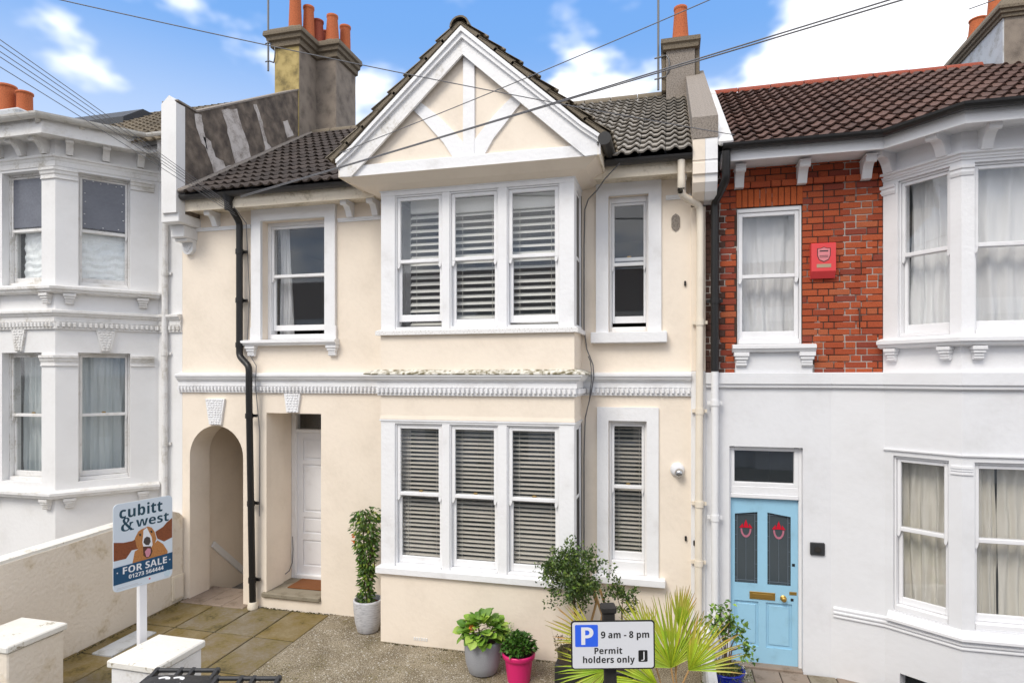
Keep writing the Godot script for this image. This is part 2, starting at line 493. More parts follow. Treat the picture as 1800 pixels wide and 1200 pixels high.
# ------------------------------------------------------------------ building elements
# A sliding sash window, origin at the lower left of its opening, z = 0 the outer face of the box frame. Child of its house.
func sash_window(house: Node, xf: Transform3D, w: float, h: float, o := {}) -> Node3D:
	var win := node(house, "window", xf)
	var jw: float = o.get("jamb", .035)
	var hw: float = o.get("head", .04)
	var cw: float = o.get("cill", .05)
	var sw: float = o.get("stile", .042)
	var meet: float = o.get("meet", .5) * h
	var lift: float = o.get("lift", 0.0)
	var m: Material = o.get("mat", M.white)
	var horns: bool = o.get("horns", true)
	var f := mb()
	f.cbox(Vector3(0, 0, -.16), Vector3(jw, h, 0), .004)
	f.cbox(Vector3(w - jw, 0, -.16), Vector3(w, h, 0), .004)
	f.cbox(Vector3(jw, h - hw, -.16), Vector3(w - jw, h, -.002), .004)
	f.cbox(Vector3(jw, 0, -.16), Vector3(w - jw, cw, .012), .006)
	part(win, "frame", f, m)
	var a := jw + .003
	var b := w - jw - .003
	var top := h - hw - .003
	# upper sash, nearer the street
	var u := mb()
	var mr := .042
	u.cbox(Vector3(a, meet, -.052), Vector3(a + sw, top, -.016), .004)
	u.cbox(Vector3(b - sw, meet, -.052), Vector3(b, top, -.016), .004)
	u.cbox(Vector3(a + sw, top - sw, -.052), Vector3(b - sw, top, -.017), .004)
	u.cbox(Vector3(a + sw, meet, -.052), Vector3(b - sw, meet + mr, -.014), .004)
	if horns:
		for x in [a, b - sw]:
			u.prism(PackedVector2Array([Vector2(x, meet + .002), Vector2(x, meet - .05), Vector2(x + sw * .35, meet - .066), Vector2(x + sw * .7, meet - .045), Vector2(x + sw, meet + .002)]), -.05, -.018)
	part(win, "upper_sash", u, m)
	var pu := mb()
	pu.box(Vector3(a + sw - .004, meet + mr - .004, -.037), Vector3(b - sw + .004, top - sw + .004, -.033))
	part(win, "pane", pu, M.glass)
	# lower sash, behind
	var l := mb()
	var y0 := cw + .003 + lift
	var y1: float = meet + mr + o.get("drop", 0.0) + lift * .0
	var br: float = o.get("bottom", .085)
	l.cbox(Vector3(a, y0, -.095), Vector3(a + sw, y1, -.058), .004)
	l.cbox(Vector3(b - sw, y0, -.095), Vector3(b, y1, -.058), .004)
	l.cbox(Vector3(a + sw, y0, -.095), Vector3(b - sw, y0 + br, -.059), .005)
	l.cbox(Vector3(a + sw, y1 - mr, -.095), Vector3(b - sw, y1, -.059), .004)
	part(win, "lower_sash", l, m)
	var pl := mb()
	pl.box(Vector3(a + sw - .004, y0 + br - .004, -.08), Vector3(b - sw + .004, y1 - mr + .004, -.076))
	part(win, "pane", pl, M.glass)
	if o.get("catch", true):
		var k := mb()
		k.cbox(Vector3(w * .5 - .025, y1, -.09), Vector3(w * .5 + .025, y1 + .022, -.06), .006)
		part(win, "catch", k, M.brass)
	return win

func blind(xf: Transform3D, w: float, y0: float, y1: float, pitch: float, deep: float, tilt: float, m: Material, label: String, group: String) -> Node3D:
	var t := thing("venetian_blind", label, "blind", xf.origin, group)
	t.transform = xf
	var s := mb()
	s.xf = Transform3D(Basis(Vector3.RIGHT, tilt), Vector3.ZERO)
	var half := deep * .5
	var prev := 0.0
	for k in 4: # slightly cambered slat
		var z0 := -half + deep * k / 4.0
		var z1 := z0 + deep / 4.0
		var c0 := .004 * (1.0 - pow(z0 / half, 2))
		var c1 := .004 * (1.0 - pow(z1 / half, 2))
		s.quad(Vector3(0, c0, z0), Vector3(0, c1, z1), Vector3(w, c1, z1), Vector3(w, c0, z0))
		s.quad(Vector3(0, c0 - .002, z0), Vector3(w, c0 - .002, z0), Vector3(w, c1 - .002, z1), Vector3(0, c1 - .002, z1))
	s.quad(Vector3(0, -.002, half), Vector3(w, -.002, half), Vector3(w, 0, half), Vector3(0, 0, half))
	var sm := s.mesh()
	sm.surface_set_material(0, m)
	var y := y0 + .03
	while y < y1 - .05:
		var r := rng.randf_range(-.0025, .0025)
		put(t, "slat", sm, m, Transform3D(Basis(Vector3.BACK, rng.randf_range(-.004, .004)) * Basis(Vector3.RIGHT, rng.randf_range(-.05, .05)), Vector3(0, y + r, 0)))
		y += pitch
	var hd := mb()
	hd.cbox(Vector3(0, y1 - .045, -.025), Vector3(w, y1 + (.13 if pitch > .07 else 0.0), .025), .004)
	part(t, "head_rail", hd, m)
	var bt := mb()
	bt.cbox(Vector3(0, y0, -.02), Vector3(w, y0 + .018, .02), .004)
	part(t, "bottom_rail", bt, m)
	for fx in [.18, .82]:
		var c := mb()
		c.box(Vector3(w * fx - .002, y0 + .01, half + .001), Vector3(w * fx + .002, y1 - .03, half + .003))
		part(t, "ladder_cord", c, M.cord)
	return t

# hanging cloth with vertical folds; x from 0 to w, top width factor lets it gather
func curtain(xf: Transform3D, w: float, y0: float, y1: float, folds: float, amp: float, m: Material, label: String, group := "", flare := 0.0, seed_ := 1) -> Node3D:
	var f := FastNoiseLite.new()
	f.seed = seed_
	f.frequency = 1.0
	var b := mb()
	var nx := 70
	var ny := 14
	var P := func(i: int, j: int) -> Vector3:
		var u := float(i) / nx
		var t := float(j) / ny
		var ph := u * folds * TAU + f.get_noise_2d(u * 3.0, t * .8) * 3.0
		var z := amp * sin(ph) * (.6 + .4 * t) + amp * .8 * f.get_noise_2d(u * 6.0 + 9.0, t * 1.5)
		var x := w * u * (1.0 - flare * (1.0 - t) * 1.0)
		return Vector3(x, lerpf(y1, y0, t), z)
	for i in nx:
		for j in ny:
			var q := [P.call(i, j + 1), P.call(i + 1, j + 1), P.call(i + 1, j), P.call(i, j)]
			var nn := []
			for e in [[i, j + 1], [i + 1, j + 1], [i + 1, j], [i, j]]:
				var dx: Vector3 = P.call(e[0] + 1, e[1]) - P.call(e[0] - 1, e[1])
				var dy: Vector3 = P.call(e[0], e[1] - 1) - P.call(e[0], e[1] + 1)
				nn.append(dx.cross(dy).normalized())
			b.squad(q, nn)
	var o := part(self, "curtain", b, m, xf)
	tag(o, label, "curtain", group)
	return o

func roman_tile(w: float, length: float) -> ArrayMesh: # local: x across, y off the roof, z down the slope; origin at the upper left
	var b := mb()
	var prof := []
	var nseg := 12
	for k in nseg + 1:
		var t := float(k) / nseg
		var s := fmod(t * 2.0, 1.0)
		var y := 0.0
		if s > .42 and s < 1.0:
			y = .034 * sin((s - .42) / .58 * PI)
		prof.append(Vector2(t * (w - .006), y))
	for k in nseg:
		var p: Vector2 = prof[k]
		var q: Vector2 = prof[k + 1]
		var l0 := .002
		var l1 := .045
		b.quad(Vector3(p.x, p.y + l0, 0), Vector3(p.x, p.y + l1, length), Vector3(q.x, q.y + l1, length), Vector3(q.x, q.y + l0, 0))
		b.quad(Vector3(p.x, p.y + l1 - .02, length - .003), Vector3(q.x, q.y + l1 - .02, length - .003), Vector3(q.x, q.y + l1, length), Vector3(p.x, p.y + l1, length))
		b.quad(Vector3(q.x, q.y + l0 - .018, 0), Vector3(q.x, q.y + l1 - .02, length - .003), Vector3(p.x, p.y + l1 - .02, length - .003), Vector3(p.x, p.y + l0 - .018, 0))
	return b.mesh()

# tiles on a slope: eave_left is the lower left corner, along the eave in +x, up the slope
func tile_field(roof: Node, eave_left: Vector3, along: Vector3, up: Vector3, cols: int, rows: int, tw: float, gauge: float, tone: String, keep = null) -> void:
	var meshes := []
	for k in 3:
		var t := roman_tile(tw, gauge + .06)
		t.surface_set_material(0, M[tone + "_%d" % k])
		meshes.append(t)
	var nrm := up.cross(along).normalized() * -1.0
	if nrm.y < 0:
		nrm = -nrm
	for r in rows:
		for c in cols:
			var at := eave_left + along * (c * tw) + up * ((r + 1) * gauge)
			if keep != null and not keep.call(at + along * tw * .5 - up * gauge * .5):
				continue
			var k: int = [0, 1, 1, 2][rng.randi() % 4]
			var bs := Basis(along, nrm, -up) * Basis(Vector3.UP, rng.randf_range(-.008, .008)) * Basis(Vector3.RIGHT, rng.randf_range(-.008, .006))
			put(roof, "tile", meshes[k], M[tone + "_%d" % k], Transform3D(bs, at + nrm * (.03 + rng.randf_range(-.002, .003))))

func ridge_tiles(roof: Node, a: Vector3, b: Vector3, m: Material, r := .11, step := .45, called := "ridge_tile") -> void:
	var len := a.distance_to(b)
	var cnt := maxi(1, roundi(len / step))
	var d := (b - a).normalized()
	var side := d.cross(Vector3.UP).normalized()
	var upv := side.cross(d)
	var t := mb()
	var l := len / cnt
	for k in 8:
		var a0 := PI * k / 8.0
		var a1 := PI * (k + 1) / 8.0
		var o0 := Vector3(cos(a0), sin(a0), 0)
		var o1 := Vector3(cos(a1), sin(a1), 0)
		t.squad([o0 * r, o1 * r, o1 * r + Vector3(0, 0, l - .012), o0 * r + Vector3(0, 0, l - .012)], [o0, o1, o1, o0])
		for z in [0.0, l - .012]:
			t.quad(o0 * r + Vector3(0, 0, z), o1 * r + Vector3(0, 0, z), o1 * (r - .02) + Vector3(0, 0, z), o0 * (r - .02) + Vector3(0, 0, z))
	var tm := t.mesh()
	tm.surface_set_material(0, m)
	for k in cnt:
		put(roof, called, tm, m, Transform3D(Basis(-side, upv, d) * Basis(Vector3.BACK, rng.randf_range(-.03, .03)), a + d * (k * l) + upv * rng.randf_range(-.006, .006)))

# half-round gutter along a path of (x, z) at height y (its rim)
func gutter(house: Node, path: Array, y: float, r: float, m: Material, fall := 0.0) -> void:
	var prof := []
	for k in 9:
		var a := PI * k / 8.0
		prof.append(Vector2(r - r * cos(a), y - r * sin(a)))
	for k in range(8, -1, -1):
		var a := PI * k / 8.0
		prof.append(Vector2(r - (r - .006) * cos(a), y - (r - .006) * sin(a) + .001))
	prof.reverse()
	var b := mb()
	b.sweep(path, prof)
	part(house, "gutter", b, m)

func bracket_mesh(w: float, h: float, d: float) -> ArrayMesh: # scroll bracket: back at z = 0, top at y = 0, x centred
	var pts := PackedVector2Array()
	# outline in (z, y)
	var base := [Vector2(0, 0), Vector2(d, 0), Vector2(d, -.16 * h), Vector2(d * .96, -.27 * h), Vector2(d * .82, -.34 * h), Vector2(d * .66, -.33 * h), Vector2(d * .56, -.42 * h), Vector2(d * .44, -.6 * h), Vector2(d * .36, -.8 * h), Vector2(d * .30, -h), Vector2(0, -h)]
	for p in base:
		pts.append(Vector2(p.x, p.y))
	var b := mb()
	b.xf = Transform3D(Basis(Vector3(0, 0, 1), Vector3(0, 1, 0), Vector3(-1, 0, 0)), Vector3.ZERO)
	b.prism(pts, -w * .5, w * .5)
	# cap block and side fillets
	b.xf = Transform3D.IDENTITY
	b.cbox(Vector3(-w * .62, -.05 * h, 0), Vector3(w * .62, .002, d * 1.06), .006)
	b.tube([Vector3(-w * .56, -.22 * h, d * .86), Vector3(w * .56, -.22 * h, d * .86)], d * .13, 8)
	return b.mesh()
func brackets(house: Node, mesh: ArrayMesh, m: Material, xfs: Array, called := "bracket") -> void:
	mesh.surface_set_material(0, m)
	for x in xfs:
		put(house, called, mesh, m, x)

func sill_block(w: float, h: float, d: float) -> ArrayMesh: # stepped block under a sill, top at y = 0
	var b := mb()
	b.cbox(Vector3(-w * .5, -h * .28, 0), Vector3(w * .5, 0, d), .005)
	b.cbox(Vector3(-w * .42, -h * .5, 0), Vector3(w * .42, -h * .28, d * .86), .005)
	b.cbox(Vector3(-w * .34, -h * .72, 0), Vector3(w * .34, -h * .5, d * .7), .005)
	b.tube([Vector3(-w * .34, -h * .82, d * .36), Vector3(w * .34, -h * .82, d * .36)], h * .17, 8)
	return b.mesh()

func chimney_pot(stack: Node, at: Vector3, r0: float, r1: float, h: float, m: Material) -> void:
	var b := mb()
	b.lathe([Vector2(r0 * 1.12, 0), Vector2(r0 * 1.12, .05), Vector2(r0, .07), Vector2(lerpf(r0, r1, .92), h * .92), Vector2(r1 * 1.14, h * .93), Vector2(r1 * 1.14, h), Vector2(r1 * .86, h), Vector2(r1 * .8, h * .6), Vector2(r1 * .8, h * .3)], Vector3.ZERO, 20)
	part(stack, "chimney_pot", b, m, Transform3D(Basis(), at))

func downpipe(house: Node, path: Array, r: float, m: Material, collars: Array) -> void:
	var b := mb()
	# rounded bends
	var pts := []
	for i in path.size():
		if i == 0 or i == path.size() - 1:
			pts.append(path[i])
			continue
		var a: Vector3 = path[i] + (path[i - 1] - path[i]).limit_length(.06)
		var c: Vector3 = path[i] + (path[i + 1] - path[i]).limit_length(.06)
		for k in 5:
			var t := k / 4.0
			pts.append(a.lerp(path[i], t).lerp((path[i] as Vector3).lerp(c, t), t))
	b.tube(pts, r, 14)
	var o := part(house, "downpipe", b, m)
	for c in collars:
		var k := mb()
		k.tube([c + Vector3(0, -.035, 0), c + Vector3(0, .035, 0)], r * 1.2, 14)
		k.box(c + Vector3(-r * 2.0, -.02, -r * 1.4), c + Vector3(r * 2.0, .02, -r * .7))
		part(o, "pipe_collar", k, m)

func text(parent: Node, s: String, size: float, m: Material, xf: Transform3D, called := "lettering", font_name := "Droid Sans", bold := true, squeeze := 1.0) -> void:
	var t := TextMesh.new()
	t.text = s
	var f := SystemFont.new()
	f.font_names = PackedStringArray([font_name])
	f.font_weight = 700 if bold else 400
	t.font = f
	t.font_size = 64
	t.pixel_size = size / 64.0
	t.depth = .0016
	t.curve_step = 1.0
	t.material = m
	var o := MeshInstance3D.new()
	o.name = numbered(parent, called)
	o.mesh = t
	o.transform = xf * Transform3D(Basis().scaled(Vector3(squeeze, 1, 1)), Vector3.ZERO)
	parent.add_child(o, true)

func closed_room(house: Node, a: Vector3, b: Vector3, m: Material) -> void: # inward box, open towards the street
	var r := mb()
	r.quad(Vector3(a.x, a.y, a.z), Vector3(b.x, a.y, a.z), Vector3(b.x, b.y, a.z), Vector3(a.x, b.y, a.z))
	r.quad(Vector3(a.x, a.y, b.z), Vector3(a.x, a.y, a.z), Vector3(a.x, b.y, a.z), Vector3(a.x, b.y, b.z))
	r.quad(Vector3(b.x, a.y, a.z), Vector3(b.x, a.y, b.z), Vector3(b.x, b.y, b.z), Vector3(b.x, b.y, a.z))
	r.quad(Vector3(a.x, a.y, b.z), Vector3(b.x, a.y, b.z), Vector3(b.x, a.y, a.z), Vector3(a.x, a.y, a.z))
	r.quad(Vector3(a.x, b.y, a.z), Vector3(b.x, b.y, a.z), Vector3(b.x, b.y, b.z), Vector3(a.x, b.y, b.z))
	part(house, "room", r, m)

func keystone(house: Node, m: Material, xf: Transform3D, w0: float, w1: float, h: float) -> void: # tapered block with a pecked face
	var b := mb()
	b.prism(PackedVector2Array([Vector2(-w1 * .5, 0), Vector2(w1 * .5, 0), Vector2(w0 * .5, h), Vector2(-w0 * .5, h)]), -.01, .035)
	var rows := int(h / .034)
	for r in rows:
		var y := (r + .5) * h / rows
		var w := lerpf(w1, w0, y / h) - .03
		var cnt := int(w / .042)
		for k in cnt:
			var x := -w * .5 + (k + .5 + rng.randf_range(-.2, .2)) * w / cnt
			b.cbox(Vector3(x - .017, y - .012, .034), Vector3(x + .016, y + .012, .042 + rng.randf() * .004), .006)
	part(house, "keystone", b, m, xf)

# ------------------------------------------------------------------ the cream house in the middle
const EAVE_Y := 5.98
const EAVE_Z := 0.42
const PITCH := 0.6249
func roof_y(z: float) -> float:
	return EAVE_Y + (EAVE_Z - z) * PITCH
func gable_y(x: float) -> float:
	return 7.50 - .885 * absf(x + 2.36)

func cream_house() -> void:
	var h := thing("terraced_house", "cream rendered terraced house with a white gable over its square two-storey bay", "house")
	var bay_path := [Vector2(-3.55, 0), Vector2(-3.55, .6), Vector2(-1.09, .6), Vector2(-1.09, 0)]
	# walls
	var w := mb()
	w.wall(-5.8, -3.55, .0, 5.82, [[-5.704, -4.679, 3.93, 5.635], [-5.639, -4.759, .25, 2.885]], 0, .25)
	w.wall(-7.083, -5.8, 3.2, 5.82, [], 0, .25)
	w.wall(-1.09, .234, .0, 5.82, [[-.752, -.268, 3.96, 5.645], [-.752, -.289, .95, 2.862]], 0, .25)
	part(h, "wall", w, M.cream)
	# wall with the arched passage
	var arch := PackedVector2Array([Vector2(-7.083, .0), Vector2(-6.951, .0)])
	for k in 21:
		var a := PI - PI * k / 20.0
		arch.append(Vector2(-6.489 + cos(a) * .462, 2.222 + sin(a) * .462))
	arch.append_array([Vector2(-6.027, .0), Vector2(-5.8, .0), Vector2(-5.8, 3.2), Vector2(-7.083, 3.2)])
	var aw := mb()
	aw.prism(arch, -.41, 0)
	part(h, "wall", aw, M.cream)
	var pas := mb() # passage behind the arch, with steps going down to the right
	pas.quad(Vector3(-7.1, -2.6, -3.6), Vector3(-5.9, -2.6, -3.6), Vector3(-5.9, 3.2, -3.6), Vector3(-7.1, 3.2, -3.6))
	pas.quad(Vector3(-7.05, -2.6, -3.6), Vector3(-7.05, -2.6, -.405), Vector3(-7.05, 3.2, -.405), Vector3(-7.05, 3.2, -3.6))
	pas.quad(Vector3(-5.95, -2.6, -.405), Vector3(-5.95, -2.6, -3.6), Vector3(-5.95, 3.2, -3.6), Vector3(-5.95, 3.2, -.405))
	pas.quad(Vector3(-7.05, 2.95, -.405), Vector3(-5.95, 2.95, -.405), Vector3(-5.95, 2.95, -3.6), Vector3(-7.05, 2.95, -3.6))
	part(h, "passage_wall", pas, M.cream)
	for k in 3:
		var land := mb()
		land.cbox(Vector3(-7.0 + k * .36, -.1, -.55), Vector3(-6.645 + k * .36, .105, .14), .008)
		part(h, "landing_tile", land, M.path_tile)
	for k in 9:
		var st := mb()
		st.cbox(Vector3(-7.04, -.4 - k * .19, -.56 - (k + 1) * .25), Vector3(-5.96, -.09 - k * .19, -.555 - k * .25), .01)
		part(h, "stair", st, M.step)
	var rail := mb()
	rail.xf = Transform3D(Basis(Vector3(0, -.66, -.75).normalized(), Vector3(0, .75, -.66).normalized(), Vector3(1, 0, 0)), Vector3(-7.05, .755, -.58))
	rail.cbox(Vector3(-.0, -.05, 0.0), Vector3(2.4, .05, .035), .006)
	part(h, "handrail", rail, M.white)
	# bay: cream panels below and between the windows
	for s in [[.0, .985, .0], [2.875, 3.93, .02]]:
		var b := mb()
		b.sweep(bay_path, [Vector2(-.2, s[1]), Vector2(0, s[1]), Vector2(0, s[0] + .05), Vector2(s[2] * .4, s[0]), Vector2(-.2, s[0])])
		part(h, "bay_wall", b, M.cream)
	for s in [[.945, 1.035, M.white], [3.925, 3.995, M.flaking]]:
		var b := mb()
		b.sweep(bay_path, [Vector2(-.2, s[1]), Vector2(.01, s[1]), Vector2(.05, s[1] - .018), Vector2(.05, s[0]), Vector2(.03, s[0]), Vector2(-.2, s[0] + .03)])
		part(h, "bay_sill", b, s[2])
	for s in [[2.825, 2.872], [5.675, 5.745]]:
		var b := mb()
		b.sweep(bay_path, [Vector2(-.16, s[1]), Vector2(.012, s[1]), Vector2(.012, s[1] - .02), Vector2(0, s[1] - .022), Vector2(0, s[0]), Vector2(-.16, s[0])])
		part(h, "bay_head", b, M.white)
	var lights := [[-3.355, -2.727], [-2.63, -2.016], [-1.903, -1.269]]
	for s in [[1.035, 2.825, .0], [3.995, 5.675, .0]]:
		for p in [[-3.548, -3.355], [-2.727, -2.63], [-2.016, -1.903], [-1.269, -1.092]]:
			var b := mb()
			b.cbox(Vector3(p[0], s[0], .42), Vector3(p[1], s[1], .598 if p[0] > -3.5 and p[1] < -1.1 else .6), .005)
			part(h, "bay_post", b, M.white)
		for k in 3:
			var l: Array = lights[k]
			var up: bool = s[0] > 2
			var lift: float = [.07, .0, .03][k] if up else 0.0
			sash_window(h, Transform3D(Basis(), Vector3(l[0], s[0], .582)), l[1] - l[0], s[1] - s[0], {"jamb": .014, "head": .022, "cill": .03, "stile": .042, "meet": .495, "lift": lift, "bottom": .085, "catch": not up, "mat": M.white})
		for side in [1, 0]: # narrow windows in the returns of the bay
			var xf := frame_xf(Vector3(-1.092, s[0], .42), Vector2(0, -1)) if side else frame_xf(Vector3(-3.548, s[0], .02), Vector2(0, 1))
			sash_window(h, xf, .38, s[1] - s[0], {"jamb": .014, "head": .022, "cill": .03, "stile": .04, "meet": .495, "catch": false})
	# string course with dentils round the bay
	var run := [Vector2(-7.13, 0), Vector2(-3.55, 0), Vector2(-3.55, .6), Vector2(-1.09, .6), Vector2(-1.09, 0), Vector2(.234, 0)]
	var sc := mb()
	sc.sweep(run, [Vector2(-.02, 3.465), Vector2(.055, 3.452), Vector2(.105, 3.440), Vector2(.105, 3.412), Vector2(.092, 3.405), Vector2(.078, 3.372), Vector2(.05, 3.352), Vector2(.05, 3.345), Vector2(.034, 3.343), Vector2(.034, 3.272), Vector2(.022, 3.270), Vector2(.022, 3.20), Vector2(.03, 3.196), Vector2(.03, 3.175), Vector2(-.02, 3.165)])
	part(h, "string_course", sc, M.white)
	var le := mb() # weathered flashing on the bay's part of the course
	le.sweep([Vector2(-3.62, .0), Vector2(-3.62, .6), Vector2(-1.06, .6), Vector2(-1.06, .0)], [Vector2(-.02, 3.50), Vector2(.03, 3.485), Vector2(.085, 3.463), Vector2(.112, 3.448), Vector2(.112, 3.430), Vector2(.085, 3.442), Vector2(-.02, 3.468)])
	part(h, "ledge", le, M.lichen_ledge)
	var dn := mb()
	for i in run.size() - 1:
		var a: Vector2 = run[i]
		var b: Vector2 = run[i + 1]
		var d := (b - a).normalized()
		var len := a.distance_to(b)
		var ext := .0
		if i == 2: ext = .04
		var cnt := int((len + 2 * ext) / .058)
		dn.xf = frame_xf(Vector3(a.x, 0, a.y), d)
		for k in cnt:
			var x := -ext + (k + .5) * (len + 2 * ext) / cnt
			dn.cbox(Vector3(x - .0155, 3.203, .015), Vector3(x + .0155, 3.264, .066), .004)
	stuff(part(h, "dentil", dn, M.white))
	# frieze moulding and brackets under the eaves
	for s in [[-7.06, -5.89], [-4.49, -3.56], [-.06, .234]]:
		var b := mb()
		b.sweep([Vector2(s[0], 0), Vector2(s[1], 0)], [Vector2(-.01, 5.60), Vector2(.03, 5.60), Vector2(.03, 5.585), Vector2(.018, 5.565), Vector2(.018, 5.55), Vector2(-.01, 5.55)])
		part(h, "frieze_moulding", b, M.white)
	var bx := []
	for x in [-6.852, -6.458, -4.286, -3.90, .13]:
		bx.append(Transform3D(Basis(), Vector3(x, 5.795, .0)))
	brackets(h, bracket_mesh(.085, .195, .24), M.white, bx)
	# fascia, soffit, gutter
	for s in [[-6.77, -3.80], [-.90, .24]]:
		var b := mb()
		b.sweep([Vector2(s[0], 0), Vector2(s[1], 0)], [Vector2(-.25, 5.945), Vector2(.30, 5.945), Vector2(.30, 5.775), Vector2(.275, 5.775), Vector2(.27, 5.80), Vector2(-.25, 5.80)])
		part(h, "fascia", b, M.cream_trim)
	gutter(h, [Vector2(-7.0, .305), Vector2(-3.88, .305)], 5.975, .062, M.dark_gutter)
	gutter(h, [Vector2(-.86, .305), Vector2(.24, .305)], 5.96, .062, M.dark_gutter)
	# surrounds
	var sr := mb()
	sr.prism(PackedVector2Array([Vector2(-5.875, 3.93), Vector2(-5.704, 3.93), Vector2(-5.704, 5.635), Vector2(-4.679, 5.635), Vector2(-4.679, 3.93), Vector2(-4.502, 3.93), Vector2(-4.502, 4.10), Vector2(-4.516, 4.12), Vector2(-4.516, 5.80), Vector2(-5.86, 5.80), Vector2(-5.86, 4.12), Vector2(-5.875, 4.10)]), .001, .05)
	part(h, "window_surround", sr, M.white)
	for s in [[-.907, -.113, -.752, -.268, 3.96, 5.645, 5.80], [-.893, -.146, -.752, -.289, .95, 2.862, 3.03]]:
		var b := mb()
		b.prism(PackedVector2Array([Vector2(s[0], s[4]), Vector2(s[2], s[4]), Vector2(s[2], s[5]), Vector2(s[3], s[5]), Vector2(s[3], s[4]), Vector2(s[1], s[4]), Vector2(s[1], s[6]), Vector2(s[0], s[6])]), .001, .03)
		part(h, "window_surround", b, M.white)
	for s in [[-.964, -.045, 3.82, 3.955], [-.95, -.065, .865, .955]]:
		var b := mb()
		b.cbox(Vector3(s[0], s[2], -.1), Vector3(s[1], s[3], .11), .008)
		part(h, "window_sill", b, M.white)
	var si := mb()
	si.sweep([Vector2(-6.0, 0), Vector2(-4.475, 0)], [Vector2(-.12, 3.935), Vector2(.08, 3.930), Vector2(.13, 3.918), Vector2(.13, 3.885), Vector2(.11, 3.875), Vector2(.10, 3.855), Vector2(.07, 3.845), Vector2(-.12, 3.845)])
	part(h, "window_sill", si, M.white)
	brackets(h, sill_block(.16, .155, .09), M.white, [Transform3D(Basis(), Vector3(-5.86, 3.846, 0)), Transform3D(Basis(), Vector3(-4.56, 3.846, 0))], "sill_block")
	# sash windows in the walls
	sash_window(h, Transform3D(Basis(), Vector3(-5.704, 3.945, -.12)), 1.025, 1.69, {"jamb": .05, "head": .05, "cill": .07, "stile": .038, "meet": .53, "lift": .055, "drop": .0, "bottom": .08, "catch": false})
	sash_window(h, Transform3D(Basis(), Vector3(-.752, 3.965, -.07)), .484, 1.68, {"jamb": .03, "head": .07, "cill": .06, "stile": .03, "meet": .49, "lift": .05, "drop": .07, "bottom": .085})
	sash_window(h, Transform3D(Basis(), Vector3(-.752, .955, -.05)), .463, 1.907, {"jamb": .03, "head": .04, "cill": .16, "stile": .03, "meet": .555, "bottom": .10})
	# keystones over the arch and the porch
	keystone(h, M.white, Transform3D(Basis(), Vector3(-6.485, 2.70, 0)), .33, .20, .38)
	keystone(h, M.white, Transform3D(Basis(), Vector3(-5.2, 2.90, 0)), .26, .18, .265)
	# porch recess with the white front door
	var rc := mb()
	rc.quad(Vector3(-5.639, .25, -.41), Vector3(-5.639, .25, -.25), Vector3(-5.639, 2.885, -.25), Vector3(-5.639, 2.885, -.41))
	rc.quad(Vector3(-5.665, .25, -.41), Vector3(-5.639, .25, -.41), Vector3(-5.639, 2.885, -.41), Vector3(-5.665, 2.885, -.41))
	rc.quad(Vector3(-5.665, .25, -.75), Vector3(-5.665, .25, -.41), Vector3(-5.665, 2.885, -.41), Vector3(-5.665, 2.885, -.75))
	rc.quad(Vector3(-4.759, .25, -.25), Vector3(-4.759, .25, -.75), Vector3(-4.759, 2.885, -.75), Vector3(-4.759, 2.885, -.25))
	rc.quad(Vector3(-5.665, 2.885, -.25), Vector3(-4.759, 2.885, -.25), Vector3(-4.759, 2.885, -.75), Vector3(-5.665, 2.885, -.75))
	part(h, "porch_wall", rc, M.cream)
	var ps := mb()
	ps.cbox(Vector3(-5.70, .245, -.76), Vector3(-4.765, .312, .045), .012)
	part(h, "porch_step", ps, M.step)
	var df := mb()
	df.cbox(Vector3(-5.664, .312, -.76), Vector3(-5.585, 2.87, -.64), .006)
	df.cbox(Vector3(-4.84, .312, -.76), Vector3(-4.76, 2.87, -.64), .006)
	df.cbox(Vector3(-5.585, 2.545, -.76), Vector3(-4.84, 2.60, -.645), .006)
	df.cbox(Vector3(-5.585, 2.83, -.76), Vector3(-4.84, 2.87, -.645), .006)
	df.cbox(Vector3(-5.585, .312, -.76), Vector3(-4.84, .37, -.64), .006)
	part(h, "door_frame", df, M.white)
	var fl := mb()
	fl.box(Vector3(-5.59, 2.595, -.71), Vector3(-4.835, 2.835, -.705))
	part(h, "fanlight", fl, M.glass)
	var dr := mb()
	dr.wall(-5.585, -4.84, .37, 2.545, [[-5.49, -4.935, 2.13, 2.46], [-5.49, -4.935, 1.33, 2.06], [-5.49, -4.935, 1.0, 1.25], [-5.49, -4.935, .5, .9]], -.69, .018)
	dr.box(Vector3(-5.585, .37, -.74), Vector3(-4.84, 2.545, -.707))
	for y in [[1.36, 2.03], [2.16, 2.43], [1.03, 1.22], [.53, .87]]:
		dr.cbox(Vector3(-5.46, y[0], -.707), Vector3(-4.965, y[1], -.694), .01)
	var door := part(h, "front_door", dr, M.door_white)
	var kn := mb()
	kn.tube([Vector3(-4.90, 1.30, -.69), Vector3(-4.90, 1.30, -.64)], .02, 10)
	kn.cbox(Vector3(-4.93, 1.36, -.69), Vector3(-4.88, 1.46, -.675), .004)
	part(door, "door_handle", kn, M.black)
	var cb := mb()
	cb.tube([Vector3(-5.66, .42, -.48), Vector3(-5.655, .44, -.58), Vector3(-5.64, .55, -.635), Vector3(-5.63, .75, -.635), Vector3(-5.64, .95, -.64)], .006, 6)
	part(h, "porch_cable", cb, M.cable_grey)
	# pilaster on the right edge: cream above, white below
	var pi := mb()
	pi.cbox(Vector3(.234, 3.47, -.1), Vector3(.40, 5.44, .03), .006)
	part(h, "pilaster", pi, M.cream)
	var p2 := mb()
	p2.cbox(Vector3(.234, .0, -.1), Vector3(.40, 3.468, .032), .006)
	part(h, "pilaster", p2, M.white)
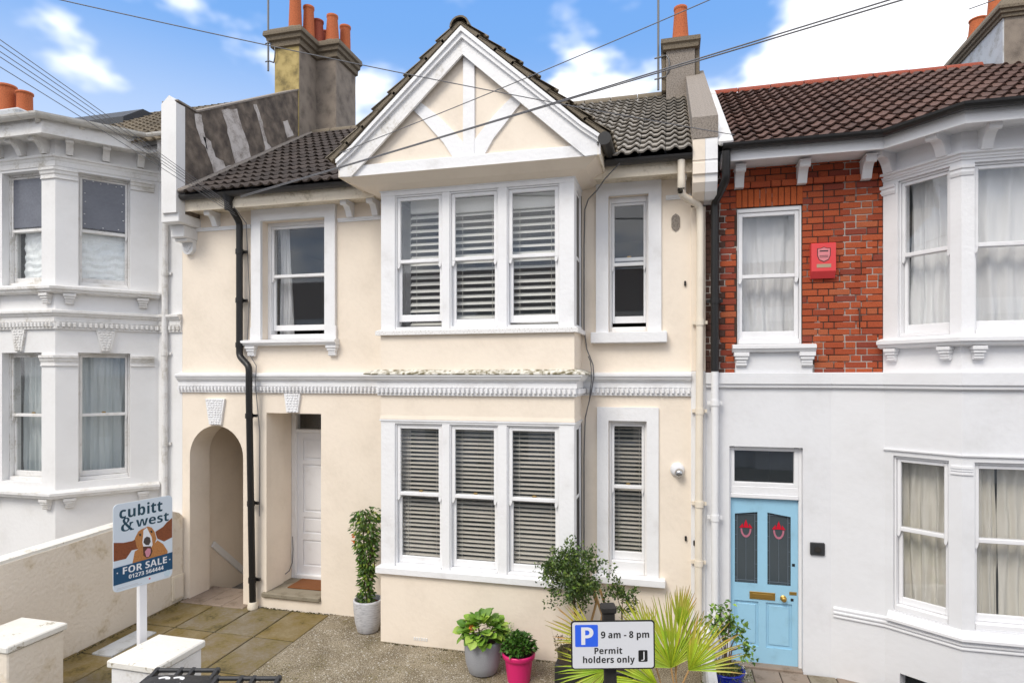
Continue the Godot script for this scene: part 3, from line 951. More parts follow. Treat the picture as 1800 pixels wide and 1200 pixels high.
	# rainwater pipes
	downpipe(h, [Vector3(-6.012, 5.93, .36), Vector3(-6.012, 5.80, .30), Vector3(-6.012, 5.62, .10), Vector3(-6.012, 3.70, .10), Vector3(-5.80, 3.55, .17), Vector3(-5.80, 3.12, .17), Vector3(-5.80, .16, .09)], .046, M.black, [Vector3(-6.012, 5.2, .10), Vector3(-6.012, 4.5, .10), Vector3(-6.012, 3.86, .10), Vector3(-5.802, 2.85, .163), Vector3(-5.801, 1.6, .125), Vector3(-5.80, .5, .098)])
	var hop := mb()
	hop.lathe([Vector2(.05, 0), Vector2(.055, .12), Vector2(.085, .18), Vector2(.09, .26), Vector2(.075, .26), Vector2(.06, .14)], Vector3(-6.012, 5.74, .335), 14)
	part(h, "hopper", hop, M.black)
	var sh := mb()
	sh.lathe([Vector2(.07, 0), Vector2(.075, .03), Vector2(.062, .1), Vector2(.05, .1)], Vector3(-5.80, .09, .09), 14)
	part(h, "drain_shoe", sh, M.pipe_cream)
	downpipe(h, [Vector3(.115, 5.90, .365), Vector3(.115, 5.62, .365), Vector3(.115, 5.52, .30), Vector3(.31, 5.44, .13), Vector3(.335, 5.40, .11), Vector3(.335, 4.6, .11), Vector3(.31, .16, .10)], .043, M.pipe_cream, [Vector3(.333, 4.05, .11), Vector3(.328, 3.0, .105), Vector3(.323, 1.9, .105), Vector3(.317, 1.2, .10)])
	# roof
	var roof := node(h, "roof")
	var dk := mb()
	dk.quad(Vector3(-6.8, EAVE_Y - .03, EAVE_Z - .04), Vector3(.26, EAVE_Y - .03, EAVE_Z - .04), Vector3(.26, roof_y(-2.95) - .005, -2.95), Vector3(-6.8, roof_y(-2.95) - .005, -2.95))
	dk.quad(Vector3(.26, 5.9, -6.3), Vector3(-6.8, 5.9, -6.3), Vector3(-6.8, roof_y(-2.95) - .005, -2.95), Vector3(.26, roof_y(-2.95) - .005, -2.95))
	part(roof, "roof_deck", dk, M.slate)
	var up := Vector3(0, PITCH, -1).normalized()
	var under := func(p: Vector3) -> bool: return gable_y(p.x) < p.y + .12
	var el := Vector3(-6.66, EAVE_Y - .02, EAVE_Z)
	tile_field(roof, el, Vector3.RIGHT, up, 14, 15, .30, .265, "tile_brown", under)
	tile_field(roof, el + Vector3(4.2, 0, 0), Vector3.RIGHT, up, 9, 15, .30, .265, "tile_pale", under)
	ridge_tiles(roof, Vector3(-6.75, roof_y(-2.95) - .02, -2.95), Vector3(-.1, roof_y(-2.95) - .02, -2.95), M.tile_edge)
	# torch-on flashing along the left party wall and the lime fillet on the right
	var fs := mb()
	fs.xf = Transform3D(Basis(Vector3(1, 0, 0), Vector3(0, 1, PITCH).normalized(), up * -1.0), Vector3(-6.77, EAVE_Y + .02, EAVE_Z + .02))
	fs.cbox(Vector3(0, .0, -3.9), Vector3(.10, .055, 0), .02)
	part(roof, "flashing", fs, M.coping)
	# gable
	var g := node(h, "gable")
	var gw := mb()
	gw.prism(PackedVector2Array([Vector2(-3.80, 5.86), Vector2(-.92, 5.86), Vector2(-2.36, 7.30)]), .60, .84)
	part(g, "gable_wall", gw, M.cream)
	var cv := mb() # coved soffit between bay and gable
	var A := [Vector3(-3.55, 5.735, .0), Vector3(-3.55, 5.735, .6), Vector3(-1.09, 5.735, .6), Vector3(-1.09, 5.735, .0)]
	var B := [Vector3(-3.93, 5.852, .0), Vector3(-3.93, 5.852, .905), Vector3(-.79, 5.852, .905), Vector3(-.79, 5.852, .0)]
	for k in 3:
		var m0: Vector3 = A[k].lerp(B[k], .5) + Vector3(0, -.02, 0)
		var m1: Vector3 = A[k + 1].lerp(B[k + 1], .5) + Vector3(0, -.02, 0)
		cv.quad(A[k], B[k] * .0 + m0, m1, A[k + 1])
		cv.quad(m0, B[k], B[k + 1], m1)
	part(g, "coved_soffit", cv, M.cream)
	for sx in [-1.0, 1.0]:
		var ck := mb() # cheek boards at the sides
		var x0 := -3.93 if sx < 0 else -.79
		ck.cbox(Vector3(minf(x0, x0 + sx * .025), 5.845, .05), Vector3(maxf(x0, x0 + sx * .025), 6.02, .93), .004)
		part(g, "cheek_board", ck, M.cream_trim)
	var tb := mb()
	tb.cbox(Vector3(-3.78, 5.853, .80), Vector3(-.94, 5.988, .895), .006)
	part(g, "tie_beam", tb, M.white)
	var kp := mb()
	kp.cbox(Vector3(-2.366, 5.986, .83), Vector3(-2.222, 7.22, .872), .005)
	part(g, "king_post", kp, M.white)
	for sx in [-1.0, 1.0]:
		var pts := PackedVector2Array()
		var cxx := -2.30
		var outer := [Vector2(.72, .64), Vector2(.58, .50), Vector2(.44, .335), Vector2(.31, .19), Vector2(.19, .0)]
		var inner := [Vector2(.06, .0), Vector2(.06, .17), Vector2(.17, .30), Vector2(.32, .46), Vector2(.45, .575), Vector2(.60, .70), Vector2(.68, .72)]
		for p in outer + inner:
			pts.append(Vector2(cxx + sx * p.x, 5.985 + p.y))
		var br := mb()
		br.prism(pts, .83, .866)
		part(g, "curved_brace", br, M.white)
		var ends := [Vector2(1.60, 6.045), Vector2(1.60, 5.855), Vector2(1.43, 5.847)]
		var bb := mb()
		var mx := func(p: Vector2) -> Vector2: return Vector2(-2.352 + sx * p.x, p.y)
		bb.prism(PackedVector2Array([mx.call(Vector2(0, 7.452)), mx.call(Vector2(1.12, 6.455)), mx.call(Vector2(1.40, 6.20)), mx.call(ends[0]), mx.call(ends[1]), mx.call(ends[2]), mx.call(Vector2(0, 7.155))]), .896, .93)
		part(g, "barge_board", bb, M.white_old if sx < 0 else M.white)
		var mo := mb()
		mo.prism(PackedVector2Array([mx.call(Vector2(0, 7.455)), mx.call(Vector2(1.12, 6.458)), mx.call(Vector2(1.40, 6.203)), mx.call(Vector2(1.605, 6.048)), mx.call(Vector2(1.605, 5.965)), mx.call(Vector2(1.40, 6.115)), mx.call(Vector2(1.12, 6.36)), mx.call(Vector2(0, 7.335))]), .928, .965)
		part(g, "barge_moulding", mo, M.white)
		var mo2 := mb()
		mo2.prism(PackedVector2Array([mx.call(Vector2(0, 7.458)), mx.call(Vector2(1.12, 6.46)), mx.call(Vector2(1.40, 6.205)), mx.call(Vector2(1.607, 6.05)), mx.call(Vector2(1.607, 6.005)), mx.call(Vector2(1.40, 6.16)), mx.call(Vector2(1.12, 6.41)), mx.call(Vector2(0, 7.40))]), .964, .99)
		part(g, "barge_moulding", mo2, M.white)
		# roof slope of the gable
		var low := Vector3(-2.36 + sx * 1.64, 6.05, 0)
		var high := Vector3(-2.36, 7.48, 0)
		var upg := (high - low).normalized()
		var dk2 := mb()
		dk2.quad(low + Vector3(0, 0, .98), low + Vector3(0, 0, -.4), high + Vector3(0, 0, -2.1), high + Vector3(0, 0, .98))
		part(g, "roof_deck", dk2, M.tile_edge)
		var over := func(p: Vector3) -> bool: return p.y > roof_y(p.z) - .1
		var rows := 8
		var gg := low.distance_to(high) / rows
		if sx < 0:
			tile_field(g, low + Vector3(0, .0, 1.0 - 2.7), Vector3(0, 0, 1), upg, 9, rows, .30, gg, "tile_lichen", over)
		else:
			tile_field(g, low + Vector3(0, .0, 1.0), Vector3(0, 0, -1), upg, 9, rows, .30, gg, "tile_lichen", over)
		# thick mossy ends of the verge tiles
		for r in rows:
			var a := low + upg * (r * gg - .02)
			var e := low + upg * ((r + 1) * gg)
			var nn := Vector3(sx * upg.y, absf(upg.x), 0)
			var vt := mb()
			vt.xf = Transform3D(Basis(upg, nn, upg.cross(nn)), a + Vector3(0, 0, .94))
			var hh := .046 + rng.randf_range(-.006, .008)
			vt.prism(PackedVector2Array([Vector2(0, -.005), Vector2(gg + .03, -.005), Vector2(gg + .03, hh * .55), Vector2(0, hh)]), -.05 * 1.0, .052)
			part(g, "verge_tile", vt, M.tile_edge)
	ridge_tiles(g, Vector3(-2.36, 7.44, 1.02), Vector3(-2.36, 7.44, -2.0), M.tile_edge, .12, .42)
	# black gutter and its end cap on the right of the gable
	gutter(h, [Vector2(-.765, 1.0), Vector2(-.765, .36)], 6.03, .066, M.black)
	var ec := mb()
	ec.tube([Vector3(-.70, 5.995, .995), Vector3(-.70, 5.995, 1.012)], .072, 16)
	part(h, "gutter_end", ec, M.black)
	# left party wall with its pier, patched cement side
	var pw := mb()
	pw.xf = Transform3D(Basis(Vector3(0, 0, -1), Vector3.UP, Vector3(1, 0, 0)), Vector3(0, 0, 0)) # local x = -z
	pw.prism(PackedVector2Array([Vector2(-.45, 5.73), Vector2(.5, 5.73), Vector2(3.9, 5.9), Vector2(3.9, 8.78), Vector2(2.53, 8.78), Vector2(-.07, 7.30), Vector2(-.45, 7.31)]), -7.01, -6.77)
	var party := part(h, "party_wall", pw, M.cement)
	var pf := mb()
	pf.prism(PackedVector2Array([Vector2(-7.016, 5.725), Vector2(-6.764, 5.725), Vector2(-6.764, 7.27), Vector2(-6.884, 7.385), Vector2(-7.016, 7.27)]), .30, .468)
	part(party, "pier_face", pf, M.grey_white)
	var tc := mb()
	tc.xf = pw.xf
	tc.prism(PackedVector2Array([Vector2(-.44, 7.325), Vector2(-.07, 7.318), Vector2(2.53, 8.80), Vector2(2.53, 8.77), Vector2(-.07, 7.29), Vector2(-.44, 7.30)]), -7.03, -6.755)
	part(party, "parapet_coping", tc, M.coping)
	var pp := [[Vector2(.052, 6.981), Vector2(.222, 6.967), Vector2(.317, 6.77), Vector2(.484, 6.767), Vector2(.54, 6.687), Vector2(.774, 6.824), Vector2(.656, 7.105), Vector2(.54, 7.4), Vector2(.455, 7.543), Vector2(.804, 7.707), Vector2(.895, 7.519), Vector2(1.05, 7.289), Vector2(1.145, 7.051), Vector2(1.275, 7.01), Vector2(.656, 6.624), Vector2(.344, 6.468), Vector2(.209, 6.675), Vector2(.13, 6.801)], [Vector2(1.21, 7.95), Vector2(1.292, 7.984), Vector2(1.408, 7.807), Vector2(1.579, 7.439), Vector2(1.809, 7.344), Vector2(1.51, 7.164), Vector2(1.527, 7.355), Vector2(1.375, 7.687)], [Vector2(2.541, 8.75), Vector2(2.645, 8.772), Vector2(2.944, 8.772), Vector2(3.032, 8.459), Vector2(3.121, 8.097), Vector2(2.814, 7.934), Vector2(2.687, 8.128), Vector2(2.562, 8.437)], [Vector2(2.031, 7.989), Vector2(2.164, 8.065), Vector2(2.36, 7.862), Vector2(2.164, 7.743)], [Vector2(-.113, 7.253), Vector2(.026, 7.29), Vector2(.065, 7.08), Vector2(.156, 6.81), Vector2(.026, 6.877), Vector2(-.076, 7.063)]]
	for pl in pp:
		var poly := PackedVector2Array()
		for i in pl.size(): # ragged edges
			var a: Vector2 = pl[i]
			var b: Vector2 = pl[(i + 1) % pl.size()]
			var cnt := maxi(1, int(a.distance_to(b) / .07))
			for k in cnt:
				var q := a.lerp(b, float(k) / cnt)
				if k > 0:
					q += Vector2(rng.randf_range(-.016, .016), rng.randf_range(-.016, .016))
				poly.append(q)
		if Geometry2D.triangulate_polygon(poly).is_empty():
			poly = PackedVector2Array(pl)
		var b2 := mb()
		b2.xf = pw.xf
		b2.prism(poly, -6.775, -6.764)
		part(party, "render_patch", b2, M.patch)
	# big corbel under the pier
	var co := mb()
	co.cbox(Vector3(-7.06, 5.60, -.02), Vector3(-6.755, 5.735, .43), .01)
	co.cbox(Vector3(-7.045, 5.42, -.02), Vector3(-6.815, 5.60, .27), .012)
	co.cbox(Vector3(-7.035, 5.38, -.02), Vector3(-6.825, 5.42, .2), .008)
	var sd := PackedVector2Array()
	for k in 13:
		var a := PI + PI * k / 12.0
		sd.append(Vector2(-6.93 + cos(a) * .095, 5.31 + sin(a) * .1))
	sd.append_array([Vector2(-6.835, 5.38), Vector2(-7.025, 5.38)])
	co.prism(sd, -.02, .07)
	for k in 5:
		co.tube([Vector3(-6.93, 5.25, .07), Vector3(-6.93 + (k - 2) * .035, 5.345, .078)], .012, 6)
	part(h, "corbel", co, M.grey_white)
	# left chimney
	var ch := node(h, "chimney_stack")
	var s1 := mb()
	s1.cbox(Vector3(-7.273, 7.3, -3.1), Vector3(-6.75, 9.62, -2.5), .01)
	part(ch, "stack", s1, M.stack_yellow)
	var s2 := mb()
	s2.cbox(Vector3(-7.30, 7.3, -3.86), Vector3(-6.31, 9.62, -3.08), .01)
	part(ch, "stack", s2, M.stack_grey)
	var s3 := mb()
	s3.box(Vector3(-6.78, 7.6, -3.075), Vector3(-6.744, 9.61, -2.51))
	part(ch, "stack_render", s3, M.stack_grey)
	var corn := [Vector2(-.2, 9.90), Vector2(.14, 9.88), Vector2(.15, 9.83), Vector2(.15, 9.79), Vector2(.11, 9.77), Vector2(.10, 9.71), Vector2(.055, 9.69), Vector2(.05, 9.60), Vector2(0, 9.585), Vector2(-.2, 9.585)]
	var cc := mb()
	cc.sweep([Vector2(-7.273, -3.9), Vector2(-7.273, -2.5), Vector2(-6.75, -2.5), Vector2(-6.75, -3.08), Vector2(-6.31, -3.08), Vector2(-6.31, -3.86)], corn)
	part(ch, "cornice", cc, M.stack_cap)
	var tp := mb()
	tp.cbox(Vector3(-7.36, 9.86, -3.1), Vector3(-6.66, 9.95, -2.42), .03)
	tp.cbox(Vector3(-7.36, 9.86, -3.94), Vector3(-6.24, 9.95, -3.02), .03)
	for p in [[-6.99, -2.75], [-6.55, -3.35]]:
		tp.lathe([Vector2(.24, 9.93), Vector2(.2, 10.0), Vector2(.15, 10.06)], Vector3(p[0], 0, p[1]), 14)
	part(ch, "flaunching", tp, M.stack_cap)
	var pots := [[-6.99, -2.75, 10.0, .125, .10, .78, 0], [-6.86, -3.0, 9.95, .115, .095, .66, 0], [-6.80, -3.22, 9.95, .12, .105, .50, 1], [-6.84, -3.55, 9.95, .105, .10, .46, 1], [-6.55, -3.35, 9.97, .14, .10, .62, 0], [-6.44, -3.66, 9.93, .11, .10, .60, 0]]
	for p in pots:
		chimney_pot(ch, Vector3(p[0], p[2], p[1]), p[3], p[4], p[5], M.terracotta if p[6] == 0 else M.terracotta_dark)
	# right party parapet with its stone coping and corbel
	var rp := node(h, "parapet")
	var side := func(top: float, bot: float) -> PackedVector2Array: # outline in (-z, y), parallel to the roof
		return PackedVector2Array([Vector2(-.44, 6.35 + top), Vector2(2.9, 6.35 + 3.34 * PITCH + top), Vector2(2.9, 6.35 + 3.34 * PITCH + bot), Vector2(-.44, 6.35 + bot)])
	var k1 := mb()
	k1.xf = pw.xf
	k1.prism(side.call(.0, -.245), .232, .516)
	part(rp, "coping", k1, M.coping)
	for e in [[.24, .375, M.cream], [.377, .51, M.white]]:
		var k2 := mb()
		k2.xf = pw.xf
		k2.prism(PackedVector2Array([Vector2(-.435, 6.10), Vector2(2.9, 6.10 + 3.335 * PITCH), Vector2(2.9, 5.5), Vector2(0, 5.46), Vector2(-.20, 5.47), Vector2(-.33, 5.53), Vector2(-.40, 5.62), Vector2(-.41, 5.70), Vector2(-.435, 5.71), Vector2(-.435, 5.83), Vector2(-.425, 5.84), Vector2(-.425, 5.86), Vector2(-.435, 5.865)]), e[0], e[1])
		part(rp, "parapet_wall", k2, e[2])
	# right chimney
	var rcm := node(h, "chimney_stack")
	var r1 := mb()
	r1.cbox(Vector3(-.075, 7.4, -3.15), Vector3(.37, 8.66, -2.5), .012)
	part(rcm, "stack", r1, M.coping)
	var r2 := mb()
	r2.sweep([Vector2(-.075, -3.15), Vector2(-.075, -2.5), Vector2(.37, -2.5), Vector2(.37, -3.15)], [Vector2(-.2, 8.80), Vector2(.08, 8.79), Vector2(.085, 8.72), Vector2(.055, 8.70), Vector2(.05, 8.63), Vector2(-.2, 8.61)])
	part(rcm, "cornice", r2, M.stack_cap)
	for x in [[-.15, -.078], [.373, .445]]:
		var r3 := mb()
		r3.cbox(Vector3(x[0], 8.02, -3.1), Vector3(x[1], 8.62, -2.56), .008)
		part(rcm, "side_slab", r3, M.stack_cap)
	var r4 := mb()
	r4.cbox(Vector3(-.02, 8.78, -3.0), Vector3(.33, 8.88, -2.6), .03)
	part(rcm, "flaunching", r4, M.coping)
	chimney_pot(rcm, Vector3(.15, 8.87, -2.75), .13, .095, .56, M.terracotta)
	# bits on the wall
	var vt2 := mb()
	for k in 6:
		vt2.cbox(Vector3(-3.10 + k * .032, .135, .598), Vector3(-3.078 + k * .032, .175, .606), .002)
	part(h, "air_vent", vt2, M.grey_trim)
	var pt := mb()
	pt.prism(PackedVector2Array([Vector2(.02, 5.19), Vector2(.055, 5.165), Vector2(.09, 5.19), Vector2(.105, 5.22), Vector2(.105, 5.33), Vector2(.09, 5.355), Vector2(.055, 5.38), Vector2(.02, 5.355), Vector2(.005, 5.33), Vector2(.005, 5.22)]), 0, .012)
	part(h, "wall_plate", pt, M.coping)
	for p in [Vector3(.165, 4.53, 0), Vector3(.172, 1.46, 0), Vector3(.27, 1.42, .03)]:
		var hk := mb()
		hk.cbox(p + Vector3(-.012, -.03, 0), p + Vector3(.012, .03, .03), .006)
		part(h, "hook", hk, M.black)
	# rooms behind the windows
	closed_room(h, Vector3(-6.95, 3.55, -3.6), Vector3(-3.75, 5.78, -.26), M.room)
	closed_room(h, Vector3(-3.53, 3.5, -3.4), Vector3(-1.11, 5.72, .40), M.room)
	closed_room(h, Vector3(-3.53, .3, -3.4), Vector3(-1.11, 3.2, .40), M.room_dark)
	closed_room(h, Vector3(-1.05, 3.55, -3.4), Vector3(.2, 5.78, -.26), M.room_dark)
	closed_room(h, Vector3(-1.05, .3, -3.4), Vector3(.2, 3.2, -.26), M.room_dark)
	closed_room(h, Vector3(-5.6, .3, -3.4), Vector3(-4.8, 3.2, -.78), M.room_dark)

func cream_house_furnishing() -> void:
	var names := ["left", "middle", "right"]
	var xs := [-3.34, -2.62, -1.89]
	var ws := [.60, .60, .61]
	for k in 3:
		blind(Transform3D(Basis(), Vector3(xs[k], 0, .44)), ws[k], 1.08, 2.80, 0.0525, .05, .44, M.slat_cream, "cream venetian blind in the %s light of the ground-floor bay window" % names[k], "blinds in the ground-floor bay")
	blind(Transform3D(Basis(), Vector3(-3.34 + .1, 0, .36)), .53, 4.05, 5.54, .085, .085, .66, M.slat_white, "wide-slatted white blind in the left light of the upper bay window", "blinds in the upper bay")
	for k in [1, 2]:
		blind(Transform3D(Basis(), Vector3(xs[k], 0, .40)), ws[k], 4.04, 5.50, .085, .085, .62, M.slat_white, "wide-slatted white blind in the %s light of the upper bay window" % names[k], "blinds in the upper bay")
	blind(Transform3D(Basis(), Vector3(-.715, 0, -.26)), .40, 1.15, 2.83, 0.0525, .05, .44, M.slat_cream, "narrow cream venetian blind in the slim ground-floor window beside the wall lamp", "")
	curtain(Transform3D(Basis(), Vector3(-5.64, 0, -.34)), .24, 4.0, 5.62, 3.0, .03, M.curtain, "pale curtain drawn to the left in the first-floor window over the front door", "", .45, 5)
	curtain(Transform3D(Basis(), Vector3(-4.82, 0, -.34)), .09, 4.0, 5.62, 1.5, .025, M.curtain, "thin strip of pale curtain on the right in the window over the front door", "", 0, 6)

func offset_path(path: Array, d: float) -> Array:
	var out := []
	for i in path.size():
		var n1 := Vector2.ZERO
		var n2 := Vector2.ZERO
		if i > 0:
			var e: Vector2 = (path[i] - path[i - 1]).normalized()
			n1 = Vector2(-e.y, e.x)
		if i < path.size() - 1:
			var e: Vector2 = (path[i + 1] - path[i]).normalized()
			n2 = Vector2(-e.y, e.x)
		if i == 0: n1 = n2
		if i == path.size() - 1: n2 = n1
		out.append(path[i] + (n1 + n2) / (1.0 + n1.dot(n2)) * d)
	return out

# ------------------------------------------------------------------ the white and red brick house on the right
func brick_house() -> void:
	var h := thing("terraced_house", "white rendered terraced house with a red brick panel upstairs and a pale blue door", "house")
	var upper := [Vector2(2.307, 0), Vector2(2.83, .62), Vector2(5.6, .62)]
	var lower := [Vector2(.40, 0), Vector2(1.777, 0), Vector2(2.27, .18), Vector2(2.83, .63), Vector2(5.6, .63)]
	# brick panel: mortar bed and single bricks
	var bw := node(h, "brick_wall")
	var wx := [.752, 1.466, 3.70, 5.40]
	var bed := mbc()
	var nz := FastNoiseLite.new()
	nz.seed = 4
	nz.frequency = 2.2
	var y := 3.45
	while y < 5.9:
		var x := .40
		while x < 2.30:
			var x1 := minf(x + .06, 2.307)
			var my := y + .025
			var mx := (x + x1) * .5
			if not (mx > wx[0] and mx < wx[1] and my > wx[2] and my < wx[3]):
				var pale := nz.get_noise_2d(mx * 1.3, my) + nz.get_noise_2d(mx * 5.0 + 7.0, my * 5.0) * .4
				if mx > 1.9 and mx < 2.2: pale += .42
				if mx < .60: pale += .45
				if mx > 1.5 and my < 4.0: pale += .15
				pale = smoothstep(.18, .5, pale)
				bed.col = Color(.075, .042, .03).lerp(Color(.50, .46, .42), pale)
				bed.quad(Vector3(x, y, -.007), Vector3(x1, y, -.007), Vector3(x1, y + .05, -.007), Vector3(x, y + .05, -.007))
			x = x1
		y += .05
	part(bw, "mortar_bed", bed, M.mortar)
	var bk := mb() # solid wall behind the bed
	bk.wall(.40, 2.307, 3.27, 5.95, [wx], -.012, .24)
	part(bw, "backing", bk, M.brick_dark)
	var sm := {}
	var brick_at := func(xa: float, xb: float, ya: float, yb: float, m: Material, proud: float) -> void:
		if xb - xa < .025:
			return
		var key := "%d_%d" % [roundi((xb - xa) * 200), roundi((yb - ya) * 200)]
		if not sm.has(key):
			var c := mb()
			c.cbox(Vector3(-(xb - xa) * .5, -(yb - ya) * .5, -.05), Vector3((xb - xa) * .5, (yb - ya) * .5, 0), .005)
			sm[key] = c.mesh()
		put(bw, "brick", sm[key], m, Transform3D(Basis(Vector3.BACK, rng.randf_range(-.006, .006)) * Basis(Vector3.UP, rng.randf_range(-.012, .012)), Vector3((xa + xb) * .5, (ya + yb) * .5, proud + rng.randf_range(-.003, .003))))
	var ch := .0755
	var row := 0
	y = 3.4325
	while y < 5.86:
		var band := y > 5.60 and y < 5.66
		var x := .40 - (0.0 if row % 2 == 0 else .17)
		var idx := 0
		while x < 2.30:
			var l := .215 if idx % 2 == 0 else .1025
			if rng.randf() < .12 and idx % 2 == 0:
				l = .16
			var xa := maxf(x, .404)
			var xb := minf(x + l, 2.303)
			var my := y + .033
			var m: Material = M["brick_%d" % [0, 0, 1, 1, 2, 3, 0, 1, 0, 2, 1, 4][rng.randi() % 12]]
			var hole: bool = my > wx[2] - .02 and my < wx[3]
			var sold := my > 5.385 and my < 5.615
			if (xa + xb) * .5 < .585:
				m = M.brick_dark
			elif (xa + xb) * .5 < .75 and rng.randf() < .25:
				m = M.brick_4
			var pr := .04 if band else 0.0
			if band:
				m = M.brick_1 if rng.randf() < .6 else M.brick_0
			var spans := [[xa, xb]]
			if hole or sold:
				spans = [[xa, minf(xb, wx[0] - .006)], [maxf(xa, wx[1] + .008), xb]]
			if my < 3.70 and true: # panel under the window
				spans = [[xa, minf(xb, .75)], [maxf(xa, 1.60), xb]]
			for s in spans:
				if s[1] > s[0]:
					brick_at.call(s[0], s[1], y, y + .0655, m, pr)
			x += l + .0105
			idx += 1
		y += ch
		row += 1
	for k in 11: # soldier bricks over the window
		var x0: float = wx[0] - .004 + k * .0667
		brick_at.call(x0, x0 + .0595, 5.402, 5.612, M.brick_bright, .004)
	# small iron stay and rust marks on the bricks
	var iron := mb()
	iron.tube([Vector3(2.06, 4.17, .0), Vector3(2.06, 4.17, .03), Vector3(2.06, 3.86, .03), Vector3(2.06, 3.86, .0)], .011, 8)
	part(h, "iron_stay", iron, M.brick_dark)
	# sash window in the brick
	sash_window(h, Transform3D(Basis(), Vector3(wx[0], 3.79, -.02)), wx[1] - wx[0], 1.605, {"jamb": .022, "head": .05, "cill": .06, "stile": .045, "meet": .485, "bottom": .09, "catch": false, "mat": M.cool_trim})
	var sl := mb()
	sl.sweep([Vector2(.70, 0), Vector2(1.60, 0)], [Vector2(-.15, 3.79), Vector2(.06, 3.785), Vector2(.12, 3.77), Vector2(.12, 3.735), Vector2(.10, 3.725), Vector2(.09, 3.70), Vector2(.06, 3.69), Vector2(-.15, 3.69)])
	part(h, "window_sill", sl, M.cool_trim)
	var pn := mb()
	pn.cbox(Vector3(.735, 3.455, -.1), Vector3(1.575, 3.692, .03), .005)
	part(h, "sill_panel", pn, M.cool_white)
	brackets(h, sill_block(.17, .17, .1), M.cool_trim, [Transform3D(Basis(), Vector3(.80, 3.691, .005)), Transform3D(Basis(), Vector3(1.51, 3.691, .005))], "sill_block")
	# band between the storeys
	var bd := mb()
	bd.sweep(lower, [Vector2(-.5, 3.462), Vector2(.055, 3.455), Vector2(.06, 3.447), Vector2(.06, 3.325), Vector2(.04, 3.318), Vector2(.04, 3.285), Vector2(.02, 3.27), Vector2(-.1, 3.27)])
	part(h, "string_course", bd, M.cool_white)
	# ground floor walls
	var gf := mb()
	gf.wall(.40, 1.777, -.3, 3.30, [[.672, 1.478, -.02, 2.585]], 0, .14)
	gf.xf = frame_xf(Vector3(1.777, 0, 0), Vector2(.493, .18))
	gf.wall(0, .525, -.5, 3.30, [], 0, .14)
	gf.xf = frame_xf(Vector3(2.27, 0, .18), Vector2(.56, .45))
	gf.wall(0, .7184, -.5, 3.30, [[.085, .605, .88, 2.555], [.15, .6, -.4, .22]], 0, .14)
	gf.xf = frame_xf(Vector3(2.83, 0, .63), Vector2(1, 0))
	gf.wall(0, 2.8, -.5, 3.30, [[.11, 1.2, .88, 2.555]], 0, .14)
	part(h, "wall", gf, M.cool_white)
	sash_window(h, frame_xf(Vector3(2.27, 0, .18), Vector2(.56, .45)) * Transform3D(Basis(), Vector3(.085, .88, -.03)), .52, 1.675, {"jamb": .018, "head": .03, "cill": .06, "stile": .036, "meet": .515, "bottom": .075, "catch": false, "mat": M.cool_trim})
	sash_window(h, Transform3D(Basis(), Vector3(2.94, .88, .60)), 1.09, 1.675, {"jamb": .018, "head": .03, "cill": .06, "stile": .036, "meet": .515, "bottom": .075, "catch": false, "mat": M.cool_trim})
	var hd := mb()
	hd.sweep([Vector2(2.265, .176), Vector2(2.83, .63), Vector2(5.6, .63)], [Vector2(-.1, 2.635), Vector2(.022, 2.625), Vector2(.022, 2.61), Vector2(.004, 2.60), Vector2(-.1, 2.60)])
	part(h, "drip_moulding", hd, M.cool_white)
	var cap := mb()
	for yy in [[2.425, 2.45], [2.46, 2.475], [2.485, 2.51]]:
		cap.sweep([Vector2(2.755, .57), Vector2(2.83, .63), Vector2(2.925, .63)], [Vector2(-.02, yy[1]), Vector2(.014, yy[1]), Vector2(.014, yy[0]), Vector2(-.02, yy[0])])
	part(h, "capital", cap, M.cool_trim)
	var lg := mb()
	lg.sweep([Vector2(1.80, .009), Vector2(2.27, .18), Vector2(2.83, .63), Vector2(5.6, .63)], [Vector2(-.05, .80), Vector2(.004, .79), Vector2(.022, .775), Vector2(.022, .76), Vector2(.014, .755), Vector2(.014, .74), Vector2(.03, .735), Vector2(.03, .72), Vector2(.012, .712), Vector2(.012, .695), Vector2(.02, .69), Vector2(.02, .676), Vector2(-.05, .67)])
	var bs := mb()
	bs.sweep([Vector2(2.30, .204), Vector2(2.83, .63), Vector2(5.6, .63)], [Vector2(-.06, .885), Vector2(.01, .865), Vector2(.06, .80), Vector2(.06, .775), Vector2(.02, .765), Vector2(-.06, .765)])
	part(h, "bay_sill", bs, M.cool_trim)
	part(h, "ledge", lg, M.cool_white)
	# upper bay
	var ub := mb()
	ub.xf = frame_xf(Vector3(2.307, 0, 0), Vector2(.523, .62))
	ub.wall(0, .811, 3.40, 5.95, [[.165, .70, 3.84, 5.555]], 0, .14)
	ub.xf = frame_xf(Vector3(2.83, 0, .62), Vector2(1, 0))
	ub.wall(0, 2.8, 3.40, 5.95, [[.115, 1.2, 3.84, 5.555]], 0, .14)
	part(h, "wall", ub, M.cool_trim)
	var cxf := frame_xf(Vector3(2.307, 0, 0), Vector2(.523, .62))
	sash_window(h, cxf * Transform3D(Basis(), Vector3(.165, 3.84, -.03)), .535, 1.715, {"jamb": .014, "head": .025, "cill": .04, "stile": .034, "meet": .51, "bottom": .09, "catch": false, "mat": M.cool_trim})
	sash_window(h, Transform3D(Basis(), Vector3(2.945, 3.84, .59)), 1.085, 1.715, {"jamb": .014, "head": .025, "cill": .04, "stile": .034, "meet": .51, "bottom": .09, "catch": false, "mat": M.cool_trim})
	var us := mb()
	us.sweep(upper, [Vector2(-.1, 3.845), Vector2(.05, 3.825), Vector2(.12, 3.80), Vector2(.12, 3.765), Vector2(.10, 3.755), Vector2(.09, 3.73), Vector2(.05, 3.715), Vector2(-.1, 3.715)])
	part(h, "bay_sill", us, M.cool_trim)
